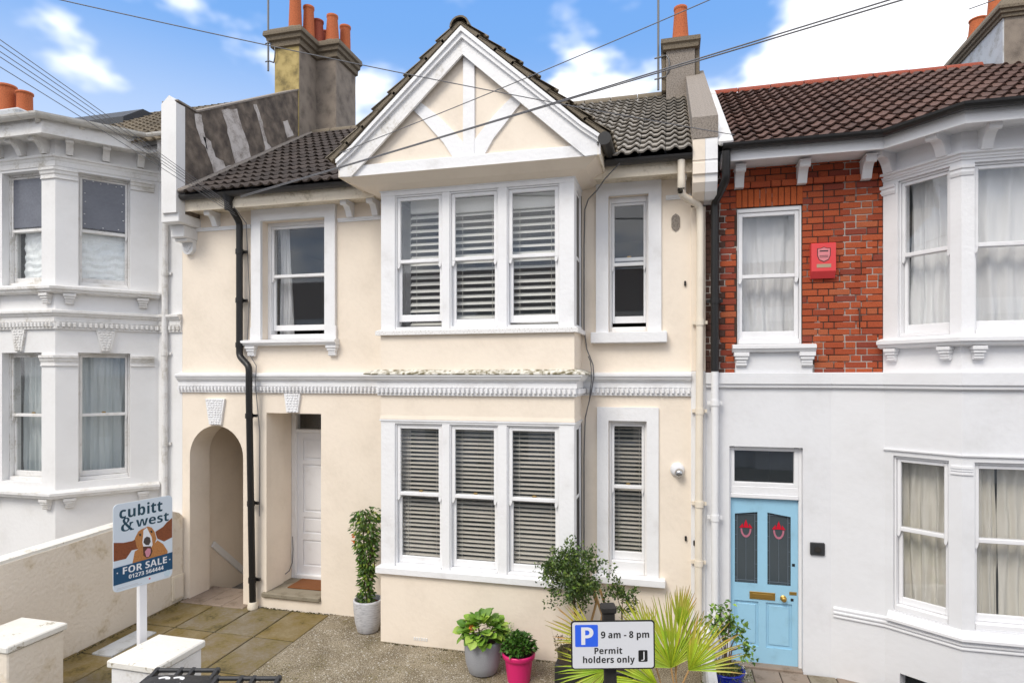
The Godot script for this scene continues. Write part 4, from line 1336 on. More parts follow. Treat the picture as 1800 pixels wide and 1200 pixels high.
	brackets(h, sill_block(.13, .14, .09), M.cool_trim, [cxf * Transform3D(Basis(), Vector3(.12, 3.716, 0)), cxf * Transform3D(Basis(), Vector3(.68, 3.716, 0)), Transform3D(Basis(), Vector3(2.96, 3.716, .62)), Transform3D(Basis(), Vector3(4.0, 3.716, .62))], "sill_block")
	var fm := mb()
	fm.sweep(upper, [Vector2(-.05, 5.675), Vector2(.035, 5.67), Vector2(.06, 5.66), Vector2(.06, 5.64), Vector2(.03, 5.63), Vector2(.03, 5.61), Vector2(.015, 5.60), Vector2(.015, 5.585), Vector2(-.05, 5.585)])
	part(h, "frieze_moulding", fm, M.cool_trim)
	for c in [[Vector2(2.29, -.02), Vector2(2.307, 0), Vector2(2.40, .11)], [Vector2(2.765, .543), Vector2(2.83, .62), Vector2(2.935, .62)]]:
		var cp := mb()
		cp.sweep(c, [Vector2(-.02, 5.53), Vector2(.03, 5.53), Vector2(.03, 5.50), Vector2(.015, 5.49), Vector2(.02, 5.46), Vector2(.01, 5.43), Vector2(-.02, 5.43)])
		part(h, "capital", cp, M.cool_trim)
	var bm := bracket_mesh(.10, .215, .26)
	brackets(h, bm, M.cool_trim, [Transform3D(Basis(), Vector3(.775, 5.835, .0)), Transform3D(Basis(), Vector3(1.455, 5.835, .0)), Transform3D(Basis(), Vector3(2.12, 5.835, .0)), cxf * Transform3D(Basis(), Vector3(.10, 5.87, .0)), cxf * Transform3D(Basis(), Vector3(.66, 5.87, .0)), Transform3D(Basis(), Vector3(3.02, 5.87, .62)), Transform3D(Basis(), Vector3(3.98, 5.87, .62))])
	# eaves
	var ev := [Vector2(.56, .395), Vector2(2.2, .395), Vector2(2.73, .95), Vector2(5.6, .95)]
	var fa := mb()
	fa.sweep(ev, [Vector2(-.55, 5.96), Vector2(0, 5.96), Vector2(0, 5.835), Vector2(-.025, 5.835), Vector2(-.03, 5.865), Vector2(-.55, 5.865)])
	part(h, "fascia", fa, M.cool_trim)
	gutter(h, offset_path(ev, .004), 6.0, .064, M.black)
	var roof := node(h, "roof")
	var dk := mb()
	dk.quad(Vector3(.5, 5.95, .38), Vector3(5.6, 5.95, .38), Vector3(5.6, 7.86, -2.6), Vector3(.5, 7.86, -2.6))
	dk.quad(Vector3(5.6, 5.9, -6.0), Vector3(.5, 5.9, -6.0), Vector3(.5, 7.86, -2.6), Vector3(5.6, 7.86, -2.6))
	dk.quad(Vector3(2.2, 5.965, .4), Vector3(2.73, 5.965, .95), Vector3(5.6, 5.965, .95), Vector3(5.6, 6.05, .3))
	part(roof, "roof_deck", dk, M.slate)
	var up := Vector3(0, PITCH, -1).normalized()
	tile_field(roof, Vector3(.66, EAVE_Y - .02, EAVE_Z), Vector3.RIGHT, up, 16, 14, .30, .254, "tile_red")
	ridge_tiles(roof, Vector3(.55, 7.85, -2.6), Vector3(4.35, 7.85, -2.6), M.terracotta_dark, .10, .45)
	var fs := mb()
	fs.xf = Transform3D(Basis(Vector3(1, 0, 0), Vector3(0, 1, PITCH).normalized(), up * -1.0), Vector3(.516, EAVE_Y + .01, EAVE_Z + .03))
	fs.cbox(Vector3(0, .0, -3.55), Vector3(.16, .075, 0), .02)
	part(roof, "flashing", fs, M.white_old)
	# chimney far right
	var st := node(h, "chimney_stack")
	var s1 := mb()
	s1.cbox(Vector3(4.50, 7.0, -4.2), Vector3(5.3, 8.42, -2.3), .012)
	part(st, "stack", s1, M.stack_grey)
	var s2 := mb()
	s2.box(Vector3(4.485, 7.0, -4.195), Vector3(4.51, 8.41, -2.31))
	part(st, "side_render", s2, M.lead)
	var s3 := mb()
	s3.sweep([Vector2(4.49, -4.2), Vector2(4.49, -2.3), Vector2(5.3, -2.3)], [Vector2(-.3, 8.68), Vector2(.02, 8.66), Vector2(.09, 8.54), Vector2(.09, 8.50), Vector2(.06, 8.49), Vector2(.06, 8.45), Vector2(.03, 8.44), Vector2(.03, 8.40), Vector2(-.3, 8.40)])
	part(st, "cornice", s3, M.stack_cap)
	for p in [[4.62, -2.75], [4.62, -3.35]]:
		chimney_pot(st, Vector3(p[0], 8.64, p[1]), .13, .11, .3 if p[1] < -3 else .36, M.terracotta)
	# rainwater pipes: black above, white below
	downpipe(h, [Vector3(.60, 5.93, .46), Vector3(.60, 5.62, .42), Vector3(.50, 5.45, .12), Vector3(.50, 3.47, .12)], .046, M.black, [Vector3(.50, 4.3, .12)])
	downpipe(h, [Vector3(.50, 3.50, .12), Vector3(.50, .05, .12)], .042, M.pipe_white, [Vector3(.50, 3.1, .12), Vector3(.50, 1.75, .12), Vector3(.50, .6, .12)])
	# doorway
	var fr := mb()
	fr.cbox(Vector3(.673, -.02, -.14), Vector3(.690, 2.584, -.04), .004)
	fr.cbox(Vector3(1.442, -.02, -.14), Vector3(1.477, 2.584, -.06), .004)
	fr.cbox(Vector3(.690, 1.968, -.14), Vector3(1.442, 2.02, -.045), .006)
	fr.cbox(Vector3(.690, 2.02, -.14), Vector3(1.442, 2.11, -.06), .006)
	part(h, "door_frame", fr, M.cool_trim)
	var ff := mb()
	ff.cbox(Vector3(.690, 2.11, -.13), Vector3(.735, 2.57, -.065), .005)
	ff.cbox(Vector3(1.395, 2.11, -.13), Vector3(1.442, 2.57, -.065), .005)
	ff.cbox(Vector3(.735, 2.11, -.13), Vector3(1.395, 2.155, -.066), .005)
	ff.cbox(Vector3(.735, 2.53, -.13), Vector3(1.395, 2.583, -.066), .005)
	var fan := part(h, "fanlight", ff, M.cool_trim)
	var fg := mb()
	fg.box(Vector3(.73, 2.15, -.10), Vector3(1.40, 2.535, -.096))
	part(fan, "pane", fg, M.glass)
	blue_door(h)
	var sp := mb()
	sp.cbox(Vector3(.672, -.08, -.14), Vector3(1.477, .012, .02), .008)
	part(h, "threshold", sp, M.path_tile)
	# rooms
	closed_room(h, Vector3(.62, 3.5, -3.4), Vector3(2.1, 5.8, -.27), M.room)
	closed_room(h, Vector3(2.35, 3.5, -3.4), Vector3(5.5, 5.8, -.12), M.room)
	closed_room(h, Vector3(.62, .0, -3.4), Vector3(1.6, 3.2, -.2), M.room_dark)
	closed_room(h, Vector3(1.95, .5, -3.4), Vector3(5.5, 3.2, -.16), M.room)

func blue_door(h: Node) -> void:
	var d := mb()
	var x0 := .692
	var x1 := 1.440
	var gl := [[x0 + .05, x0 + .305], [x0 + .415, x0 + .672]]
	var pb := [[x0 + .045, x0 + .315], [x0 + .40, x0 + .685]]
	# stiles, rails and muntin as one leaf with openings
	d.wall(x0, x1, .0, 1.962, [[gl[0][0], gl[0][1], .945, 1.80], [gl[1][0], gl[1][1], .945, 1.80], [pb[0][0], pb[0][1], .20, .735], [pb[1][0], pb[1][1], .20, .735]], -.095, .02)
	d.box(Vector3(x0, .0, -.135), Vector3(x1, .93, -.115))
	for p in pb:
		d.cbox(Vector3(p[0] + .03, .235, -.116), Vector3(p[1] - .03, .70, -.103), .012)
	for k in 2: # sloped heads of the glazed panels, rising to the middle
		var a: float = gl[k][0]
		var b: float = gl[k][1]
		if k == 0:
			d.prism(PackedVector2Array([Vector2(a, 1.77), Vector2(b, 1.80), Vector2(a, 1.80)]), -.115, -.095)
		else:
			d.prism(PackedVector2Array([Vector2(b, 1.76), Vector2(b, 1.80), Vector2(a, 1.80)]), -.115, -.095)
	var door := part(h, "front_door", d, M.blue_door)
	for k in 2:
		var a: float = gl[k][0]
		var b: float = gl[k][1]
		var g := mb()
		g.box(Vector3(a, .945, -.128), Vector3(b, 1.80, -.122))
		part(door, "stained_glass", g, M.grey_glass)
		var cm := mb()
		for x in [a + .028, b - .028]:
			cm.box(Vector3(x - .004, .95, -.122), Vector3(x + .004, 1.79, -.117))
		for yy in [.975, 1.765]:
			cm.box(Vector3(a, yy - .004, -.122), Vector3(b, yy + .004, -.1175))
		var mx := (a + b) * .5
		cm.box(Vector3(mx - .003, .975, -.122), Vector3(mx + .003, 1.52, -.1172))
		for j in 5:
			cm.box(Vector3(a, 1.0 + j * .17, -.122), Vector3(a + .028, 1.006 + j * .17, -.1174))
			cm.box(Vector3(b - .028, 1.0 + j * .17, -.122), Vector3(b, 1.006 + j * .17, -.1174))
		part(door, "lead_came", cm, M.came)
		var rf := mb() # red tulip
		for q in [[Vector2(-.075, 1.60), Vector2(-.03, 1.60), Vector2(-.035, 1.655)], [Vector2(.03, 1.60), Vector2(.075, 1.60), Vector2(.035, 1.655)], [Vector2(-.03, 1.602), Vector2(.03, 1.602), Vector2(.018, 1.65), Vector2(0, 1.70), Vector2(-.018, 1.65)]]:
			var pl := PackedVector2Array()
			for e in q:
				pl.append(Vector2(mx + e.x, e.y))
			rf.prism(pl, -.122, -.116)
		part(door, "red_glass_petal", rf, M.red_glass)
		var rg := mb()
		for j in 10:
			var a0 := PI + PI * j / 10.0
			var a1 := PI + PI * (j + 1) / 10.0
			rg.prism(PackedVector2Array([Vector2(mx + cos(a0) * .062, 1.59 + sin(a0) * .105), Vector2(mx + cos(a1) * .062, 1.59 + sin(a1) * .105), Vector2(mx + cos(a1) * .042, 1.59 + sin(a1) * .08), Vector2(mx + cos(a0) * .042, 1.59 + sin(a0) * .08)]), -.122, -.1165)
		part(door, "pink_glass_ring", rg, M.pink_glass)
	var lb := mb()
	lb.cbox(Vector3(x0 + .215, .765, -.095), Vector3(x0 + .50, .855, -.087), .004)
	lb.cbox(Vector3(x0 + .245, .787, -.087), Vector3(x0 + .47, .833, -.082), .004)
	part(door, "letter_box", lb, M.brass)
	var kn := mb()
	kn.xf = Transform3D(Basis(Vector3.RIGHT, PI / 2), Vector3(x0 + .59, .80, -.095))
	kn.lathe([Vector2(.036, 0), Vector2(.036, .006), Vector2(.015, .012), Vector2(.015, .03), Vector2(.028, .042), Vector2(.03, .055), Vector2(.02, .066), Vector2(0, .068)], Vector3.ZERO, 16)
	part(door, "door_knob", kn, M.brass)
	var kh := mb()
	kh.cbox(Vector3(x0 + .655, .845, -.095), Vector3(x0 + .735, .885, -.09), .004)
	part(door, "latch_plate", kh, M.brass)
	var kl := mb()
	for q in [[.70, 1.20], [.685, .79]]:
		kl.cbox(Vector3(x0 + q[0] - .016, q[1] - .016, -.095), Vector3(x0 + q[0] + .016, q[1] + .016, -.088), .008)
	part(door, "lock", kl, M.sign_black)

func brick_house_furnishing() -> void:
	curtain(Transform3D(Basis(), Vector3(.76, 0, -.26)), .70, 3.83, 5.36, 3.2, .028, M.curtain, "white sheer curtain in the sash window set in the red bricks", "", .03, 21)
	var cxf := frame_xf(Vector3(2.307, 0, 0), Vector2(.523, .62))
	curtain(cxf * Transform3D(Basis(), Vector3(.16, 0, -.24)), .56, 3.86, 5.56, 4.2, .03, M.curtain, "white sheer curtain in the slanted upper bay window beside the bricks", "", .02, 22)
	curtain(Transform3D(Basis(), Vector3(2.95, 0, .38)), 1.08, 3.86, 5.55, 6.0, .035, M.curtain, "white sheer curtain in the upper bay window cut by the right picture edge", "", .0, 23)
	curtain(frame_xf(Vector3(2.27, 0, .18), Vector2(.56, .45)) * Transform3D(Basis(), Vector3(.06, 0, -.24)), .56, .92, 2.56, 5.0, .032, M.curtain_cream, "off-white curtain in the slanted ground-floor bay window", "", .0, 24)
	curtain(Transform3D(Basis(), Vector3(2.94, 0, .40)), .30, .92, 2.56, 3.0, .03, M.curtain_cream, "narrow off-white curtain in the front ground-floor bay window at the picture edge", "", .1, 25)
	curtain(Transform3D(Basis(), Vector3(3.24, 0, .39)), .80, .92, 2.56, 6.0, .03, M.curtain_cream, "wider off-white curtain in the front ground-floor bay window at the picture edge", "", .0, 26)

# ------------------------------------------------------------------ the grey-white house on the left
func grey_house() -> void:
	var h := thing("terraced_house", "grey-white terraced house with a canted two-storey bay and boarded upper pane", "house")
	var path := [Vector2(-12.6, .984), Vector2(-8.30, .984), Vector2(-7.514, 0), Vector2(-7.09, 0)]
	var A := Vector3(-8.30, 0, .984)
	var dir := Vector2(.624, -.781)
	var cxf := frame_xf(A, dir)
	var L := 1.259
	var lo := [1.92, 3.745]
	var hi := [4.70, 6.305]
	var w := mb()
	w.wall(-12.6, -8.30, .0, 6.9, [[-9.27, -8.545, lo[0], lo[1]], [-9.27, -8.545, hi[0], hi[1]]], .984, .22)
	w.wall(-7.514, -7.085, .0, 6.9, [], 0, .2)
	w.xf = cxf
	w.wall(0, L, .0, 6.9, [[.262, .893, lo[0], lo[1]], [.262, .893, hi[0], hi[1]]], 0, .22)
	part(h, "wall", w, M.grey_white)
	for y in [lo, hi]:
		var meet := .50 if y[0] < 3 else .485
		sash_window(h, cxf * Transform3D(Basis(), Vector3(.262, y[0], -.10)), .631, y[1] - y[0], {"jamb": .02, "head": .03, "cill": .05, "stile": .03, "meet": meet, "bottom": .075, "mat": M.grey_trim, "catch": y[0] < 3})
		sash_window(h, Transform3D(Basis(), Vector3(-9.27, y[0], .984 - .10)), .725, y[1] - y[0], {"jamb": .02, "head": .03, "cill": .05, "stile": .03, "meet": meet, "bottom": .075, "mat": M.grey_trim, "catch": y[0] < 3})
	# sills, string course, mouldings round the bay
	for s in [[1.66, 1.81], [4.56, 4.665]]:
		var b := mb()
		var t: float = s[1]
		b.sweep(path.slice(0, 3), [Vector2(-.1, t + .03), Vector2(.08, t), Vector2(.14, t - .01), Vector2(.14, t - .045), Vector2(.12, t - .055), Vector2(.11, t - .085), Vector2(.07, t - .10), Vector2(-.1, t - .10)])
		part(h, "bay_sill", b, M.grey_trim)
		brackets(h, sill_block(.15, .15, .1), M.grey_trim, [cxf * Transform3D(Basis(), Vector3(.16, t - .10, 0)), cxf * Transform3D(Basis(), Vector3(1.05, t - .10, 0)), Transform3D(Basis(), Vector3(-8.41, t - .10, .984)), Transform3D(Basis(), Vector3(-9.4, t - .10, .984))], "sill_block")
	var sc := mb()
	sc.sweep(path, [Vector2(-.1, 4.345), Vector2(.06, 4.335), Vector2(.085, 4.325), Vector2(.085, 4.295), Vector2(.065, 4.285), Vector2(.05, 4.255), Vector2(.03, 4.24), Vector2(.03, 4.175), Vector2(.02, 4.17), Vector2(.02, 4.095), Vector2(.03, 4.09), Vector2(.03, 4.07), Vector2(-.1, 4.06)])
	part(h, "string_course", sc, M.grey_trim)
	var dn := mb()
	for i in 3:
		var a: Vector2 = path[i]
		var b: Vector2 = path[i + 1]
		if i == 0: a = Vector2(-9.6, .984)
		var len := a.distance_to(b)
		var cnt := int(len / .062)
		dn.xf = frame_xf(Vector3(a.x, 0, a.y), b - a)
		for k in cnt:
			var x := (k + .5) * len / cnt
			dn.cbox(Vector3(x - .018, 4.098, .012), Vector3(x + .018, 4.163, .062), .006)
	stuff(part(h, "dentil", dn, M.grey_trim))
	for y in [6.165, 3.555]:
		for c in [[Vector2(-8.545, .984), Vector2(-8.30, .984), Vector2(-8.30 + .262 * .624, .984 - .262 * .781)], [Vector2(-8.30 + .893 * .624, .984 - .893 * .781), Vector2(-8.30 + 1.2 * .624, .984 - 1.2 * .781)]]:
			var b := mb()
			b.sweep(c, [Vector2(-.02, y + .155), Vector2(.05, y + .15), Vector2(.05, y + .115), Vector2(.035, y + .105), Vector2(.028, y + .07), Vector2(.014, y + .055), Vector2(.014, y + .02), Vector2(.02, y + .015), Vector2(.02, y), Vector2(-.02, y)])
			part(h, "capital", b, M.grey_trim)
	var fm := mb()
	fm.sweep(path, [Vector2(-.1, 6.50), Vector2(.05, 6.49), Vector2(.05, 6.46), Vector2(.03, 6.45), Vector2(.02, 6.42), Vector2(.012, 6.41), Vector2(.012, 6.34), Vector2(-.1, 6.34)])
	part(h, "frieze_moulding", fm, M.grey_trim)
	keystone(h, M.grey_trim, cxf * Transform3D(Basis(), Vector3(.59, 3.765, 0)), .235, .115, .30)
	keystone(h, M.grey_trim, Transform3D(Basis(), Vector3(-8.93, 3.765, .984)), .235, .115, .30)
	var bx := []
	for u in [.16, .59, 1.02]:
		bx.append(cxf * Transform3D(Basis(), Vector3(u, 6.70, 0)))
	for x in [-8.44, -8.85, -9.27]:
		bx.append(Transform3D(Basis(), Vector3(x, 6.70, .984)))
	bx.append(Transform3D(Basis(), Vector3(-7.25, 6.70, 0)))
	brackets(h, bracket_mesh(.085, .20, .25), M.grey_trim, bx)
	var fa := mb()
	fa.sweep(path, [Vector2(-.3, 6.89), Vector2(.32, 6.89), Vector2(.32, 6.665), Vector2(.29, 6.66), Vector2(.285, 6.70), Vector2(-.3, 6.70)])
	part(h, "fascia", fa, M.grey_trim)
	gutter(h, offset_path(path, .325).slice(0, 3) + [Vector2(-7.02, .325)], 6.90, .066, M.gutter_white)
	for p in [[Vector2(-9.0, 1.37), 0], [Vector2(-8.2, 1.31), 1], [Vector2(-7.9, .93), 1], [Vector2(-7.55, .50), 1]]:
		var c := mb()
		c.xf = frame_xf(Vector3(p[0].x, 6.87, p[0].y), dir if p[1] else Vector2(1, 0))
		c.tube([Vector3(-.03, 0, 0), Vector3(.03, 0, 0)], .078, 12)
		part(h, "gutter_union", c, M.gutter_white)
	downpipe(h, [Vector3(-7.13, 6.85, .39), Vector3(-7.13, 6.68, .36), Vector3(-7.33, 6.5, .06), Vector3(-7.345, 4.4, .06), Vector3(-7.35, .6, .06)], .04, M.grey_trim, [Vector3(-7.34, 4.95, .06), Vector3(-7.345, 3.75, .06), Vector3(-7.348, 2.4, .06)])
	# roof, dormer, chimney
	var roof := node(h, "roof")
	var dk := mb()
	dk.quad(Vector3(-13.0, 6.72, .40), Vector3(-7.0, 6.72, .40), Vector3(-7.0, 8.80, -2.95), Vector3(-13.0, 8.80, -2.95))
	dk.quad(Vector3(-7.0, 6.6, -6.3), Vector3(-13.0, 6.6, -6.3), Vector3(-13.0, 8.80, -2.95), Vector3(-7.0, 8.80, -2.95))
	dk.quad(Vector3(-12.6, 6.895, 1.25), Vector3(-8.2, 6.895, 1.25), Vector3(-7.2, 6.895, .15), Vector3(-12.6, 6.895, .15))
	part(roof, "roof_deck", dk, M.slate)
	tile_field(roof, Vector3(-10.65, 6.74, .42), Vector3.RIGHT, Vector3(0, PITCH, -1).normalized(), 12, 15, .30, .262, "tile_lichen")
	ridge_tiles(roof, Vector3(-10.6, 8.80, -2.95), Vector3(-7.05, 8.80, -2.95), M.tile_edge)
	var dm := mb()
	dm.xf = Transform3D(Basis(Vector3(0, 0, -1), Vector3.UP, Vector3(1, 0, 0)), Vector3.ZERO)
	dm.prism(PackedVector2Array([Vector2(1.7, 7.8), Vector2(1.7, 8.28), Vector2(2.15, 8.60), Vector2(3.4, 8.62), Vector2(3.4, 7.8)]), -12.4, -9.95)
	part(roof, "dormer", dm, M.slate)
	var st := node(h, "chimney_stack")
	var s1 := mb()
	s1.cbox(Vector3(-14.3, 6.9, -3.3), Vector3(-13.3, 8.78, -2.3), .02)
	part(st, "stack", s1, M.stack_grey)
	var s2 := mb()
	s2.cbox(Vector3(-14.5, 8.78, -3.5), Vector3(-13.12, 9.0, -2.15), .05)
	part(st, "cornice", s2, M.lead)
	for p in [[-13.86, -2.5, .17, .66], [-13.50, -2.6, .15, .52]]:
		chimney_pot(st, Vector3(p[0], 8.99, p[1]), p[2], p[2] * .95, p[3], M.terracotta)
	closed_room(h, Vector3(-12.0, 4.4, -3.0), Vector3(-7.6, 6.6, -.1), M.room)
	closed_room(h, Vector3(-12.0, 1.5, -3.0), Vector3(-7.6, 4.0, -.1), M.room)

func grey_house_furnishing() -> void:
	var cxf := frame_xf(Vector3(-8.30, 0, .984), Vector2(.624, -.781))
	curtain(cxf * Transform3D(Basis(), Vector3(.27, 0, -.32)), .62, 1.95, 3.74, 5.0, .03, M.curtain_green, "pale green curtain in the slanted ground-floor bay window of the grey-white house", "", .0, 31)
	curtain(Transform3D(Basis(), Vector3(-9.27, 0, .66)), .46, 1.95, 3.74, 4.0, .035, M.curtain_green, "pale green curtain half drawn in the front ground-floor bay window at the left picture edge", "", .12, 32)
	# screwed-on grey board in the upper sash
	var t := thing("window_board", "dark grey board screwed over the upper pane of the slanted window", "board")
	t.transform = cxf * Transform3D(Basis(), Vector3(.315, 5.545, -.128))
	var b := mb()
	b.cbox(Vector3(0, 0, 0), Vector3(.525, .70, .006), .002)
	part(t, "sheet", b, M.board_grey)
	var sm := SphereMesh.new()
	sm.radius = .011
	sm.height = .012
	sm.radial_segments = 8
	sm.rings = 4
	sm.material = M.white
	for p in [[.03, .67], [.13, .685], [.22, .665], [.31, .68], [.41, .655], [.48, .67], [.49, .55], [.50, .42], [.485, .3], [.50, .17], [.03, .5], [.035, .38], [.025, .2], [.03, .06], [.25, .025], [.44, .03]]:
		put(t, "screw_washer", sm, M.white, Transform3D(Basis(), Vector3(p[0], p[1], .007)))
	for e in [[cxf * Transform3D(Basis(), Vector3(.315, 4.83, -.24)), .53, .70, "crumpled white plastic sheet behind the lower pane of the slanted upper window"], [Transform3D(Basis(), Vector3(-9.17, 4.82, .72)), .55, .72, "pale plastic sheet behind the lower pane of the upper window at the left picture edge"]]:
		var s := mb()
		var nz := FastNoiseLite.new()
		nz.seed = 8
		nz.frequency = 1.0
		var P := func(i: int, j: int) -> Vector3:
			var u := i / 24.0
			var v := j / 30.0
			var fold := absf(fmod(v * 6.0 + nz.get_noise_2d(u * 1.2, v) * .9 + 8.0, 1.0) - .5)
			return Vector3(u * e[1], v * e[2], .035 * fold + .02 * nz.get_noise_2d(u * 3.0, v * 3.0))
		for i in 24:
			for j in 30:
				s.quad(P.call(i, j), P.call(i + 1, j), P.call(i + 1, j + 1), P.call(i, j + 1))
		tag(part(self, "plastic_sheet", s, M.poly_sheet, e[0]), e[3], "sheet", "plastic sheets in the upper windows")
	var t2 := thing("window_board", "dark glass-like board in the upper pane at the left picture edge", "board")
	t2.transform = Transform3D(Basis(), Vector3(-9.22, 5.545, .853))
	var b3 := mb()
	b3.cbox(Vector3(0, 0, 0), Vector3(.62, .70, .006), .002)
	part(t2, "sheet", b3, M.board_grey)

# ------------------------------------------------------------------ lettering fitted into a rectangle of its board
func text_fit(parent: Node, s: String, x0: float, x1: float, y0: float, y1: float, z: float, m: Material, font_name := "Droid Sans", weight := 700) -> void:
	var t := TextMesh.new()
	t.text = s
	var f := SystemFont.new()
	f.font_names = PackedStringArray([font_name])
	f.font_weight = weight
	t.font = f
	t.font_size = 64
	t.pixel_size = .002
	t.depth = .02
	t.curve_step = 1.0
	t.material = m
	var bb := t.get_aabb()
	var o := MeshInstance3D.new()
	o.name = numbered(parent, "lettering")
	o.mesh = t
	var sx := (x1 - x0) / maxf(bb.size.x, 1e-4)
	var sy := (y1 - y0) / maxf(bb.size.y, 1e-4)
	o.transform = Transform3D(Basis().scaled(Vector3(sx, sy, .05)), Vector3(x0 - bb.position.x * sx, y0 - bb.position.y * sy, z))
	parent.add_child(o, true)

func rounded(x0: float, x1: float, y0: float, y1: float, r: float) -> PackedVector2Array:
	var p := PackedVector2Array()
	for c in [[x1 - r, y1 - r, 0], [x0 + r, y1 - r, 1], [x0 + r, y0 + r, 2], [x1 - r, y0 + r, 3]]:
		for k in 7:
			var a: float = PI / 2 * (c[2] + k / 6.0)
			p.append(Vector2(c[0] + cos(a) * r, c[1] + sin(a) * r))
	return p

func for_sale_sign() -> void:
	var t := thing("for_sale_sign", "for sale board with a dog photo on a white post beside the white gate pier", "sign", Vector3(-5.005, 0.0, 2.785))
	var xf := frame_xf(Vector3(-5.0818, 1.375, 3.0605) - Vector3(-5.005, 0, 2.785), Vector2(.15, -.5544))
	var po := mb()
	po.cbox(Vector3(-.037, -.02, -.06), Vector3(.037, 1.5, -.005), .004)
	part(t, "post", po, M.sign_white, Transform3D(xf.basis, Vector3.ZERO))
	var bd := mb()
	bd.prism(rounded(0, .574, 0, .83, .045), -.004, .004)
	var board := part(t, "board", bd, mat(lin(.66, .73, .80), .4), xf)
	var pr := func(pts: Array, m: Material, z: float, called: String) -> void:
		var b := mb()
		b.prism(PackedVector2Array(pts), .0035, z)
		part(board, called, b, m)
	var tan_ := mat(lin(.50, .21, .06), .5, ramp_tex(noise_image(41, .05, 3, 128), [[0.0, Color(.6, .55, .5)], [0.5, Color(1, 1, 1)], [1.0, Color(1, 1, 1)]]), 9.0)
	var brown := mat(lin(.24, .065, .02), .45, tan_.albedo_texture, 7.0)
	pr.call([Vector2(.178, .246), Vector2(.198, .347), Vector2(.236, .362), Vector2(.265, .301), Vector2(.362, .294), Vector2(.381, .369), Vector2(.420, .404), Vector2(.478, .353), Vector2(.526, .268), Vector2(.516, .225), Vector2(.246, .225), Vector2(.178, .225)], tan_, .0046, "dog_print")
	pr.call([Vector2(.003, .475), Vector2(.092, .455), Vector2(.178, .453), Vector2(.217, .473), Vector2(.232, .426), Vector2(.236, .362), Vector2(.169, .364), Vector2(.116, .297), Vector2(.003, .298)], brown, .0050, "dog_print")
	pr.call([Vector2(.400, .494), Vector2(.478, .526), Vector2(.516, .563), Vector2(.571, .597), Vector2(.571, .400), Vector2(.487, .376), Vector2(.420, .419), Vector2(.405, .463)], brown, .0050, "dog_print")
	pr.call([Vector2(.198, .473), Vector2(.232, .533), Vector2(.260, .546), Vector2(.294, .553), Vector2(.323, .562), Vector2(.362, .543), Vector2(.391, .496), Vector2(.410, .421), Vector2(.381, .349), Vector2(.371, .301), Vector2(.342, .265), Vector2(.304, .256), Vector2(.265, .301), Vector2(.241, .346), Vector2(.217, .381)], tan_, .0053, "dog_print")
	pr.call([Vector2(.280, .532), Vector2(.314, .554), Vector2(.338, .499), Vector2(.362, .448), Vector2(.371, .371), Vector2(.352, .337), Vector2(.285, .349), Vector2(.270, .417), Vector2(.277, .474)], M.sign_white, .0056, "dog_print")
	pr.call([Vector2(.275, .376), Vector2(.352, .361), Vector2(.371, .311), Vector2(.352, .262), Vector2(.314, .253), Vector2(.280, .287)], mat(lin(.10, .035, .02), .6), .0059, "dog_print")
	pr.call([Vector2(.289, .451), Vector2(.314, .465), Vector2(.344, .448), Vector2(.352, .406), Vector2(.333, .376), Vector2(.304, .384), Vector2(.280, .414)], mat(lin(.06, .045, .04), .5), .0062, "dog_print")
	pr.call([Vector2(.294, .322), Vector2(.323, .349), Vector2(.350, .337), Vector2(.352, .297), Vector2(.333, .262), Vector2(.309, .264)], mat(lin(.62, .25, .32), .5), .0065, "dog_print")
	pr.call([Vector2(.236, .503), Vector2(.251, .509), Vector2(.260, .492), Vector2(.246, .481)], M.sign_black, .0062, "dog_print")
	pr.call([Vector2(.347, .512), Vector2(.362, .515), Vector2(.371, .496), Vector2(.357, .489)], M.sign_black, .0062, "dog_print")
	pr.call([Vector2(.0, .233), Vector2(.574, .249), Vector2(.574, .078), Vector2(.0, .070)], M.board_navy, .0072, "banner")
	text_fit(board, "cubitt", .055, .47, .685, .80, .0045, M.text_teal)
	text_fit(board, "&", .07, .19, .56, .69, .0045, M.text_teal, "Droid Serif", 700)
	text_fit(board, "west", .21, .535, .575, .66, .0045, M.text_teal)
	text_fit(board, "FOR SALE", .085, .515, .155, .222, .0076, M.sign_white)
	text_fit(board, "01273 564444", .14, .48, .098, .138, .0076, M.sign_white)
	for x in [.035, .545]:
		pr.call(Array(rounded(x - .006, x + .006, .175, .187, .0058)), M.sign_white, .0080, "dot")
	pr.call(Array(rounded(.49, .55, .02, .08, .029)), mat(lin(.55, .68, .76), .5), .0085, "roundel")
	for k in 2:
		pr.call([Vector2(.03 + k * .005, .018 + k * .012), Vector2(.27 - k * .04, .018 + k * .012), Vector2(.27 - k * .04, .022 + k * .012), Vector2(.03 + k * .005, .022 + k * .012)], M.lead, .0045, "small_print")
	pr.call([Vector2(.335, .036), Vector2(.35, .036), Vector2(.35, .052), Vector2(.335, .052)], M.alarm_red, .0045, "small_mark")

